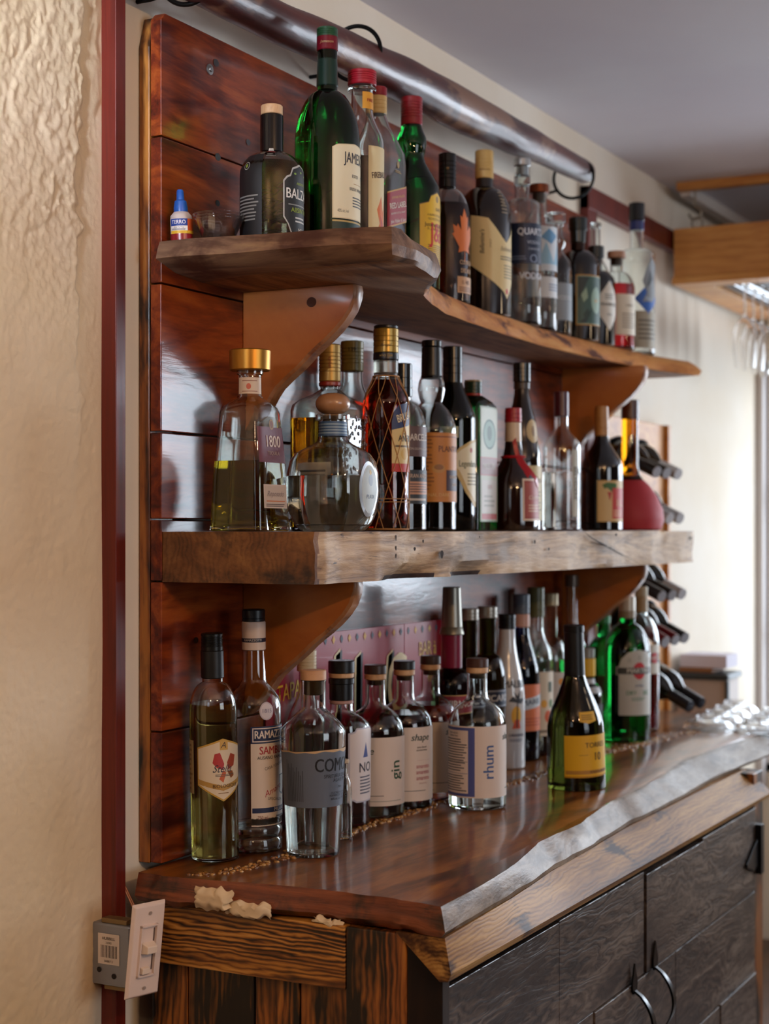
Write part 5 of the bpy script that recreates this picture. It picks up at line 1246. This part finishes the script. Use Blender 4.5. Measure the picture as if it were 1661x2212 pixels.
build_bottle('M13', 'fortified_wine_bottle', 'black-brown bottle with a tan capsule and a red and cream label', F(.50, .76, .34, 's'), dark('0B0706'), hollow=False,
    caps=[('capsule', .76, 1, .36, 'B07A3E', {'rough': .35, 'rt': .88, 'ridge': 2})],
    labels=[dict(a=(-82, 10), z=(.07, .40), base='C8A460', items=[('r', .03, .02, .97, .98, 'D2B27A'), ('p', [(.15, .9), (.3, .95), (.6, .93), (.62, .84), (.45, .72), (.3, .82), (.2, .8)], '3E6A30'), ('p', [(.3, .72), (.38, .5), (.44, .72)], 'B83828'), ('r', .46, .08, .97, .82, 'C03A30'), ('t', '1L', .72, .45, 16, 'E0B890', {'b': .03}), ('l', .5, .12, .92, .3, 3, 'E0B890')])])
build_bottle('M14', 'amber_bottle', 'long-necked amber bottle with matte red bulb-shaped base, last on the thick shelf', [(0, .80), (.012, .92), (.08, 1.0), (.16, .97), (.26, .80), (.34, .58), (.39, .40), (.43, .29), (.50, .25), (.86, .25), (.97, .25)], glass('C87A10', 0, 1.4), hollow=False,
    caps=[('cap', .855, 1, .27, '4A1E0C', {'rough': .3})], labels=[])
# the red coating of that bulb
o = [q for q in COL.objects if q.name.startswith('amber_bottle')][-1]
x, y, R, h, z = POS['M14']
MB().lathe([(0, -.0004)] + [(r * R + .0015, max(zf * h, .0003)) for zf, r in [(0, .80), (.012, .92), (.08, 1.0), (.16, .97), (.26, .80), (.34, .58), (.38, .43), (.385, .40)]] + [(.30 * R, .385 * h)], 40).build('red_sleeve', paint('A8242C', .6), o, smooth=.7)['label'] = 'matte red coating over the bulb'

# ---------------- row on the bar top
build_bottle('B1', 'wine_bottle', 'slim clear bottle of golden wine with long black capsule and butterfly label', F(.66, .785, .44, 'round'), CLW, lean=(0, -1.6),
    caps=[('capsule', .80, .925, .485, '0C0D0E', {'rough': .4}), ('screw_cap', .92, 1, .465, '0C0D0E', {'rough': .3, 'ridge': 7})], liquid=(.69, 'C4B060'),
    labels=[dict(name='back_label', a=(-165, -112), z=(.30, .535), base='B8A87C', items=[('l', .1, .05, .9, .95, 10, '8A7A58')]),
            dict(a=(-98, 30), z=(.27, .545), base='C29A42', zs=.01, outline=[(0, .26), (.5, 0), (1, .26), (1, .86), (.5, 1), (0, .86)], items=[('p', [(.02, .28), (.5, .03), (.98, .28), (.98, .84), (.5, .97), (.02, .84)], 'DCCDB4'),
                 ('p', [(.02, .28), (.5, .17), (.98, .28), (.98, .36), (.5, .25), (.02, .36)], 'B8904A'), ('p', [(.30, .62), (.34, .76), (.44, .78), (.52, .60), (.50, .50), (.38, .54)], 'B03A3A'), ('p', [(.50, .50), (.42, .36), (.50, .30), (.56, .46)], 'C06038'), ('p', [(.58, .62), (.66, .76), (.78, .72), (.74, .56), (.60, .50)], '9A4028'), ('p', [(.58, .48), (.66, .36), (.74, .40), (.70, .48)], '8A5028'),
                 ('r', .44, .82, .60, .97, 'C8A050'), ('t', 'A', .52, .895, 9, '3A3028', {'sh': .3}), ('t', 'Stella', .50, .52, 11, '2A3044', {'sh': .4, 'sx': .9}), ('t', 'BIOLOGIQUE', .56, .245, 5, '4A3420', {'b': .01}), ('l', .35, .395, .75, .44, 2, '5A5048'), ('l', .4, .12, .65, .15, 1, '8A6A40')])])
build_bottle('B2', 'sambuca_bottle', 'clear liqueur bottle with white neck band, black cap and tall white red-lettered label', [(0, .9), (.01, 1), (.05, 1), (.06, .95), (.075, 1), (.10, 1), (.11, .95), (.125, 1), (.56, 1), (.60, 1.0), (.635, .92), (.665, .72), (.69, .52), (.71, .45), (.97, .42), (.985, .42)], CL, lean=(0, -.9),
    caps=[('neck_band', .83, .95, .445, 'DCC8BC', {'rough': .4}), ('neck_print', .862, .885, .452, '22263E', {'items': [('t', 'RAMAZZOTTI', .5, .5, 3.2, 'D8D0CC', {'b': .02})]}), ('cap', .948, 1, .43, '14181E', {'rough': .35, 'ridge': 1})], liquid=(.10, 'F2F2F0'),
    labels=[dict(a=(-66, 50), z=(.115, .525), base='DCCCBC', zs=.02, items=[('r', 0, .83, 1, 1, '1C2A50'), ('r', .03, .845, .97, .985, 'D8CCC4'), ('r', .05, .855, .95, .975, '1C2A50'), ('t', 'RAMAZZOTTI', .52, .915, 12, 'E8DED4', {'b': .05, 'sx': .72}), ('t', 'SAMBUCA', .52, .755, 12, 'A8242C', {'b': .03, 'sx': .8}), ('t', 'AUSANO RAMAZZOTTI', .52, .685, 5, '3A3A40', {'b': .01, 'sx': .9}),
                 ('t', 'CASA FONDATA', .5, .60, 4.5, '5A5450', {'rot': 12, 'sx': .9}), ('p', [(.60, .32), (.60, .50), (.84, .50), (.84, .34), (.72, .29)], '5A5A5C'), ('p', [(.62, .33), (.62, .49), (.82, .49), (.82, .35), (.72, .31)], 'C8C0B4'), ('t', 'Amaro', .45, .36, 9, 'A8343A', {'rot': 22, 'sh': .4}), ('t', 'SPECIALITA', .5, .26, 4.5, '4A4A4C', {'rot': -8}), ('r', .02, .135, .98, .185, '1C2A50'), ('t', 'MILANO', .62, .16, 5.5, 'D8CCC4', {'b': .03}), ('t', '750 mL', .22, .085, 6, '8A5A50', {'sx': .7}), ('t', 'PRODUCT OF ITALY', .32, .02, 3, '5A5450'), ('l', .5, .07, .95, .11, 1, '5A5450')]),
            dict(name='seal', a=(-50, -12), z=(.545, .63), zs=.004, items=[('o', .5, .5, 12, 14, 'B8AEB8'), ('o', .5, .5, 10, 12, 'CFC6CC'), ('t', '1815', .5, .5, 6, '6A6A88')])])
build_bottle('B3', 'agave_spirit_bottle', 'clear tapered agave spirit bottle with a torn-edge blue-grey label and wooden stopper, in front', [(0, .74), (.006, .80), (.02, .82), (.30, .90), (.55, .98), (.665, 1.0), (.685, .97), (.715, .84), (.77, .50), (.79, .40), (.80, .385), (.93, .385), (.94, .40), (.945, .40)], CL,
    caps=[('plug', .865, .945, .29, '', {'mat': wood('cork_plug', ['A8743A', 'BC8848'], (20, 20, 8), .5)}), ('stopper', .943, 1, .40, '', {'mat': wood('stopper_cap', ['C49470', 'D2A680'], (10, 10, 20), .5), 'label': 'pale wooden stopper'})],
    liquid=(.28, 'F4F6F4'), labels=[dict(a=(-178, 38), z=(.275, .585), base='5E6878', zs=.01, outline=[(0, 0), (1, 0), (1, .92), (.93, .95), (.86, .93), (.8, .965), (.72, .95), (.64, .975), (.56, .94), (.48, .955), (.40, .935), (.32, .95), (.22, .93), (.12, .95), (0, .93)],
            items=[('p', [(0, .93), (.12, .95), (.22, .93), (.32, .95), (.40, .935), (.48, .955), (.56, .94), (.64, .975), (.72, .95), (.8, .965), (.86, .93), (.93, .95), (1, .92), (1, .99), (.9, 1), (.8, .995), (.7, 1.0), (.6, .99), (.5, .975), (.4, .96), (.3, .97), (.2, .955), (.1, .97), (0, .95)], 'C8A880'),
                   ('t', 'COMOS', .765, .72, 20, '14161C', {'b': .03, 'sx': .72}), ('t', "SPIRITUEUX D'AGAVE", .81, .535, 5.5, '22262E', {'sx': .8}), ('t', 'AGAVE SPIRIT', .84, .46, 5.5, '22262E', {'sx': .8}), ('t', '2021', .82, .34, 3.2, '22262E'), ('t', 'CULTIVE A LA MAIN', .82, .24, 3, '22262E'), ('t', 'FERMENTE ET DISTILLE', .82, .195, 3, '22262E'), ('t', '40% alc./vol. 750 ml', .82, .135, 3.4, '22262E')] +
                  [('r', .29 + .018 * i, .10, .2965 + .018 * i, .82 - .05 * (i % 3) - .02 * i, '3A424E') for i in range(10)])])
build_bottle('B4', 'clear_bottle', 'clear bottle with a cream ridged cap, mostly hidden behind the blue-grey label bottle', F(.58, .80, .40, 's'), CL, caps=[('cap', .88, 1, .50, 'CDBE9C', {'rough': .4, 'ridge': 4})])
def ornate(root, R, h, at): pass
build_bottle('B5', 'gin_bottle', 'clear eight-sided bottle with a black wax neck and an ornate white label', [(0, .88, .2), (.01, .98, .2), (.58, 1, .2), (.615, .96, .2), (.65, .72, .1), (.68, .45, 0), (.70, .40, 0), (.90, .385, 0), (.93, .40, 0), (.95, .40, 0)], CL, ax=.93, ay=.93,
    caps=[('wax_neck', .755, .885, .42, '0A0A0C', {'rough': .3}), ('wax_lip', .855, .895, .45, '0A0A0C', {'rough': .3}), ('wood_ring', .893, .925, .44, '', {'mat': W_CORK}), ('stopper', .922, 1, .46, '0C0C0E', {'rough': .35}), ('neck_band', .735, .757, .42, 'B08C84')], liquid=(.16, 'C89098'),  # pink liquid colour paints in the sign's magenta reflection
    labels=[dict(a=(-48, 42), z=(.15, .60), base='B8B4C0', zs=.02, outline=[(0, .04), (.12, .03), (.2, 0), (.8, 0), (.88, .03), (1, .04), (1, .94), (.85, .96), (.8, 1), (.2, 1), (.15, .96), (0, .94)], items=[('p', [(.04, .06), (.14, .05), (.22, .02), (.78, .02), (.86, .05), (.96, .06), (.96, .92), (.83, .94), (.78, .98), (.22, .98), (.17, .94), (.04, .92)], 'DCD2D0'), ('t', 'NO', .5, .46, 16, '2A2A3A', {'b': .02}), ('p', [(.4, .6), (.5, .8), (.6, .6)], '3A4A8A'), ('l', .3, .1, .8, .36, 6, '5A5A68')])])
build_bottle('B5b', 'sample_vial', 'tiny slender clear vial with dark script standing behind the blue-grey label bottle', [(0, .9), (.03, 1), (.60, .98), (.72, .8), (.78, .5), (.97, .5)], CL, wall=.001, base_t=.004,
    caps=[('cap', .95, 1, .62, 'C8B8A0')], labels=[dict(name='lettering', a=(-90, -20), z=(.2, .7), items=[('t', 'mu', .5, .8, 6, '2A2A30', {'rot': 90})])])
def series(key, name, lab, capc, liq, cap2, lsp, **k):
    return build_bottle(key, name, lab, [(0, .88), (.008, .98), (.02, 1), (.55, 1), (.58, .985), (.62, .93), (.66, .80), (.69, .64), (.71, .48), (.735, .375), (.78, .35), (.90, .345), (.91, .36), (.925, .36)], CL,
        caps=[('plug', .865, .935, .27, '', {'mat': W_CORK}), ('wood_collar', .90, .94, .38, '', {'mat': W_CORK}), ('stopper', .938, 1, .385, capc, {'rough': .35})], liquid=liq, labels=lsp, **k)
WL = 'DACBC0'
series('B6', 'gin_bottle', 'clear flavoured spirit bottle with green lettering gin on a plain white label', '3A2A24', (.575, 'E6E0D4'), '', [
    dict(a=(-112, 52), z=(.085, .535), base=WL, zs=.03, items=[('t', 'shape', .16, .80, 12, '16342A', {'sh': .25, 'b': .03}), ('t', 'gin', .575, .52, 21, '1E4A36', {'rot': 90, 'b': .02}), ('l', .1, .14, .5, .16, 1, '4A4A44'), ('l', .2, .06, .7, .08, 1, '8A8A80')])])
series('B7', 'amaretto_bottle', 'clear bottle of reddish amaretto with a white label repeating pink lettering', '1C1C1E', (.64, '7A1E10'), '', [
    dict(a=(-118, 48), z=(.06, .56), base=WL, zs=.03, items=[('t', 'shape', .55, .86, 12, '16342A', {'sh': .25, 'b': .03}), ('t', 'sans alcool', .56, .73, 3.4, '2A2A28', {'b': .01}), ('t', 'alcohol-free', .56, .69, 3.4, '2A2A28', {'b': .01}), ('t', 'amaretto', .58, .47, 7.5, 'B0586A', {'b': .01, 'sx': .75}), ('t', 'amaretto', .58, .39, 7.5, 'B0586A', {'b': .01, 'sx': .75}), ('t', 'amaretto', .58, .31, 7.5, 'B0586A', {'b': .01, 'sx': .75}), ('r', .5, .55, .7, .553, 'C8A0A0'), ('t', 'alcohol free', .58, .24, 2.6, 'A07070'), ('l', .2, .13, .75, .15, 1, '5A5A54'), ('t', '750 mL', .27, .05, 3, '4A4A44')])])
series('B8', 'whisky_bottle', 'clear bottle of orange-amber spirit with a white label, behind the rhum bottle', '3A2820', (.66, 'B0400C'), '', [
    dict(a=(-112, 48), z=(.06, .55), base=WL, zs=.03, items=[('t', 'shape', .66, .86, 12, '16342A', {'sh': .25, 'b': .03}), ('l', .2, .13, .75, .15, 1, '5A5A54'), ('t', '750 mL', .3, .05, 3, '4A4A44')])], group=None)
series('B9', 'rhum_bottle', 'clear bottle with blue lettering rhum and a nutrition panel, standing forward of its row', '4A2E24', (.10, 'F2F2F0'), '', [
    dict(a=(-158, 48), z=(.085, .56), base=WL, zs=.03, items=[('r', .015, .02, .425, .98, '4A5490'), ('r', .04, .06, .36, .94, WL), ('t', 'Valeur nutritive', .19, .90, 3.2, '2A2A30', {'b': .02, 'sx': .8}), ('t', 'Nutrition Facts', .19, .86, 3.2, '2A2A30', {'b': .02, 'sx': .8}), ('l', .05, .36, .35, .83, 13, '4A4A50'), ('r', .045, .70, .355, .706, '2A2A30'), ('r', .045, .50, .355, .506, '2A2A30'), ('r', .045, .335, .355, .341, '3A4480'), ('l', .05, .08, .35, .32, 7, '4A4A50'),
            ('t', 'rhum', .565, .50, 20, '3E5A92', {'rot': 90, 'b': .03}), ('t', 'shape', .84, .84, 12, '16342A', {'sh': .25, 'b': .03}), ('l', .78, .1, .95, .13, 1, '5A5A54')])])
build_bottle('B10', 'vodka_bottle', 'tall bottle with a rounded pewter pourer sleeve, magenta neck and red label', F(.50, .60, .48, 'round'), glass('33402A', .05, 1.4), hollow=False,
    caps=[('neck_sleeve', .60, .775, .50, '7A1434', {'rough': .3}), ('sleeve_skirt', .765, .81, .60, '8A8678', {'rough': .35, 'metal': .7, 'rt': .84}), ('pewter_cap', .80, 1, .51, '8A867C', {'rough': .35, 'metal': .8, 'rt': .86, 'label': 'dull pewter pourer cap'})],
    labels=[dict(a=(-100, 5), z=(.38, .475), base='C8A060', items=[('r', .02, .05, .98, .95, '8E2230'), ('t', 'SMIRNOFF', .56, .5, 15, 'E4DCD2', {'b': .05, 'sx': .75})]), dict(name='lower_label', a=(-100, 20), z=(.05, .32), base='C8C0B4', items=[('t', 'No. 21', .5, .6, 14, '8E2230')])])
def ricard(key, lab):
    build_bottle(key, 'pastis_bottle', lab, F(.55, .72, .46, 'round'), OLIVE, hollow=False,
        caps=[('neck_glass', .70, .93, .46, '', {'mat': glass('DDE4E0', .02, 1.3)}), ('cap', .93, 1, .54, 'A09A90', {'rough': .3, 'metal': .6, 'ridge': 2})],
        labels=[dict(a=(-85, 35), z=(.40, .505), base='14223E', items=[('r', .01, .06, .99, .1, 'B8BCC4'), ('r', .01, .9, .99, .94, 'B8BCC4'), ('t', 'RICARD', .45, .5, 13, 'D8DCE0', {'b': .05})]),
                dict(name='lower_label', a=(-75, 45), z=(.05, .26), base='AEB0BA', outline=[(0, 0), (1, 0), (1, .8), (.5, 1), (0, .8)], items=[('t', 'PASTIS', .5, .5, 9, '2A3A68', {'b': .02})])])
ricard('B11', 'olive-green aniseed bottle partly hidden behind the wooden-collared rhum bottle')
ricard('B12', 'olive-green aniseed bottle with its navy label in full view beside the white bottle')
build_bottle('B13', 'coconut_rum_bottle', 'opaque white coconut liqueur bottle with a black cap and a palm tree picture', [(0, .9), (.01, 1), (.45, 1), (.52, .96), (.62, .80), (.72, .60), (.80, .49), (.86, .46), (.97, .44), (.985, .44)], paint('C9C6C4', .16, 0, .5), hollow=False,
    caps=[('cap', .90, 1, .48, '0E0F12', {'rough': .3, 'ridge': 3})],
    labels=[dict(name='print', a=(-88, 30), z=(.18, .60), zs=.01, items=[('t', 'MALIBU', .46, .88, 15, '2A2E38', {'b': .05, 'sx': .8}), ('o', .45, .40, 12, 20, 'DDA62C'), ('p', [(.32, .20), (.58, .20), (.54, .34), (.40, .34)], 'C8502C'), ('p', [(.44, .22), (.48, .22), (.50, .60), (.46, .60)], '24242A'), ('p', [(.46, .60), (.22, .62), (.34, .70), (.46, .64), (.36, .78), (.48, .70), (.60, .80), (.54, .66), (.74, .66), (.62, .58)], '24242A'), ('t', 'ORIGINAL', .48, .10, 6, '2A2E50', {'b': .02}), ('l', .25, .0, .7, .05, 2, '6A6E80')])])
build_bottle('B14', 'curacao_bottle', 'deep blue liqueur bottle with an orange band label and grey screw cap', F(.50, .80, .42, 's'), glass('0A1E6A', 0, 1.45), hollow=False,
    caps=[('neck_label', .80, .88, .46, 'C89884'), ('cap', .88, 1, .46, '5A6470', {'rough': .35, 'ridge': 2})],
    labels=[dict(a=(-80, 40), z=(.18, .46), base='C86838', items=[('p', [(0, .42), (1, .58), (1, .82), (0, .66)], 'B8C0C4'), ('t', 'MARIE', .4, .62, 12, '3A4658', {'b': .03, 'rot': 6}), ('l', .2, .1, .8, .3, 3, 'A84A24')])])
build_bottle('B15', 'liqueur_bottle', 'pale clear bottle with an olive cap and a floral label beside the blue one', F(.56, .76, .44, 's'), CL,
    caps=[('cap', .82, 1, .50, '5A5A34', {'rough': .35, 'ridge': 2})], liquid=(.50, 'D8C8A0'),
    labels=[dict(a=(-80, 35), z=(.12, .50), base='D2C6B0', items=[('o', .5, .3, 10, 14, 'C8603A'), ('o', .35, .5, 8, 9, 'D8A03C'), ('o', .62, .5, 7, 10, '5E7A4A'), ('r', .5, .68, .66, .84, '3A4A34'), ('l', .2, .02, .8, .12, 1, '7A6A58')])])
build_bottle('B16', 'clear_bottle', 'clear bottle with a champagne-coloured cap in the back of the bar row', F(.56, .72, .42, 'round'), CL, caps=[('cap', .92, 1, .48, 'B0A080', {'rough': .35, 'metal': .3})], liquid=(.45, 'E8DCC8'), labels=[dict(a=(-85, 30), z=(.2, .5), base='C8C0B8', items=[('o', .5, .8, 8, 8, 'D8902C'), ('t', 'A', .5, .3, 14, '2A2A50')])])
build_bottle('B17', 'clear_bottle', 'tall narrow clear bottle with a smoky cap rising behind the yellow-label brandy', F(.55, .70, .40, 's'), CL, caps=[('cap', .93, 1, .46, '6A5E54', {'rough': .3, 'metal': .3})], liquid=(.5, 'C8B8A8'), labels=[dict(a=(-85, 30), z=(.15, .45), base='C9C2B8', items=[('t', 'A', .5, .5, 18, '3A3A48')])])
build_bottle('B18', 'brandy_bottle', 'dark olive brandy bottle with a bright yellow label standing forward on the bar top', [(0, .93), (.008, 1.0), (.03, 1.0), (.38, .97), (.44, .90), (.50, .78), (.58, .58), (.65, .43), (.70, .36), (.80, .30), (.97, .27), (.985, .27)], DOLIVE, hollow=False, lean=(0, -2.6),
    caps=[('capsule', .69, .97, .355, '0C0D0D', {'rough': .35, 'rt': .93}), ('cap_top', .955, 1, .35, '0C0D0D', {'rough': .3})],
    labels=[dict(a=(-92, 30), z=(.09, .345), base='D8A614', items=[('r', 0, .0, 1, .04, 'B88414'), ('t', 'TORRES', .55, .76, 9.5, '2E2414', {'b': .02, 'sx': 1.0}), ('t', '10', .57, .48, 15, '2E2414', {'b': .02, 'sx': .9}), ('r', .02, .08, .98, .17, 'A8782C'), ('t', 'RESERVA IMPERIAL', .62, .125, 4, '4A3010', {'b': .01}), ('l', .24, .52, .4, .55, 1, '8A6A1C')]),
            dict(name='tax_stamp', a=(-150, -128), z=(.20, .28), base='6E7C7C', items=[('r', .1, .1, .9, .9, '4A5858')]),
            dict(name='shoulder_seal', a=(-60, -20), z=(.415, .485), zs=.004, base='D2A218', outline=[(0, .2), (.5, 0), (1, .2), (1, 1), (0, 1)], items=[('l', .1, .3, .9, .8, 3, '7A5A10')])])
build_bottle('B19', 'vermouth_bottle', 'large green vermouth bottle with an arched pale label and a red roundel', F(.60, .82, .34, 'round'), GREEN2, hollow=False, 
    caps=[('cap', .90, 1, .36, 'B8B0A0', {'rough': .3, 'metal': .3}), ('neck_foil', .85, .905, .36, '8A7A60')],
    labels=[dict(a=(-92, 14), z=(.19, .64), base='B8B6AC', zs=.02, outline=[(0, 0), (1, 0), (1, .62), (1.06, .62), (1.06, .74), (1, .74), (.94, .86), (.78, .96), (.5, 1), (.22, .96), (.06, .86), (0, .74), (-.06, .74), (-.06, .62), (0, .62)], items=[('o', .5, .68, 17, 20, 'B8242C'), ('r', -.04, .63, 1.04, .73, '3A3A38'), ('t', 'MARTINI', .5, .68, 11, 'C8C4B8', {'b': .05, 'sx': 1.0}), ('t', 'EXTRA', .5, .45, 5, '2A3A78', {'b': .03}), ('t', 'DRY', .3, .34, 10, '3E7A58', {'b': .03, 'sx': .9}), ('t', 'SEC', .7, .34, 10, '3E7A58', {'b': .03, 'sx': .9}), ('l', .3, .22, .7, .28, 2, '6A8A74'), ('o', .5, .88, 5, 7, 'A8A69C'), ('o', .25, .84, 5, 6, 'A8A69C'), ('o', .75, .84, 5, 6, 'A8A69C')])])
build_bottle('B20', 'green_bottle', 'bright green glass bottle half hidden behind the vermouth and the lower bracket', F(.60, .82, .36, 'round'), glass('1EA048', 0, 1.4), hollow=False, caps=[('cap', .93, 1, .40, '1E7A3A')], labels=[dict(a=(-90, 20), z=(.2, .5), base='8AA890', items=[('l', .2, .3, .8, .7, 4, '3A6A48')])])
build_bottle('B21', 'vermouth_bottle', 'clear bottle of red vermouth with tan neck foil, last in the bar row', F(.60, .80, .34, 'round'), CL,
    caps=[('neck_foil', .82, .93, .37, '9A8058', {'rough': .4}), ('cap', .93, 1, .37, 'A89878', {'rough': .35})], liquid=(.55, '8A0C18'),
    labels=[dict(a=(-75, 30), z=(.40, .60), base='C8C0B0', items=[('r', 0, .38, 1, .7, '2A2A2A'), ('o', .5, .55, 12, 14, 'B8242C'), ('t', 'MARTINI', .5, .54, 9, 'E0D8C8', {'b': .04})])])
build_bottle('B22', 'bitters_bottle', 'small dark bottle with a yellow neck label between the green bottles and the brandy', F(.50, .66, .50, 'round'), dark('08090C'), hollow=False,
    caps=[('cap', .90, 1, .52, '8A8A84', {'rough': .3, 'metal': .4}), ('neck_label', .72, .90, .56, 'D0A41C')], labels=[dict(a=(-85, 30), z=(.56, .70), base='A8A8A8'), dict(name='label', a=(-80, 30), z=(.1, .45), base='2A2A30', items=[('l', .2, .2, .8, .8, 4, '6A6A70')])])
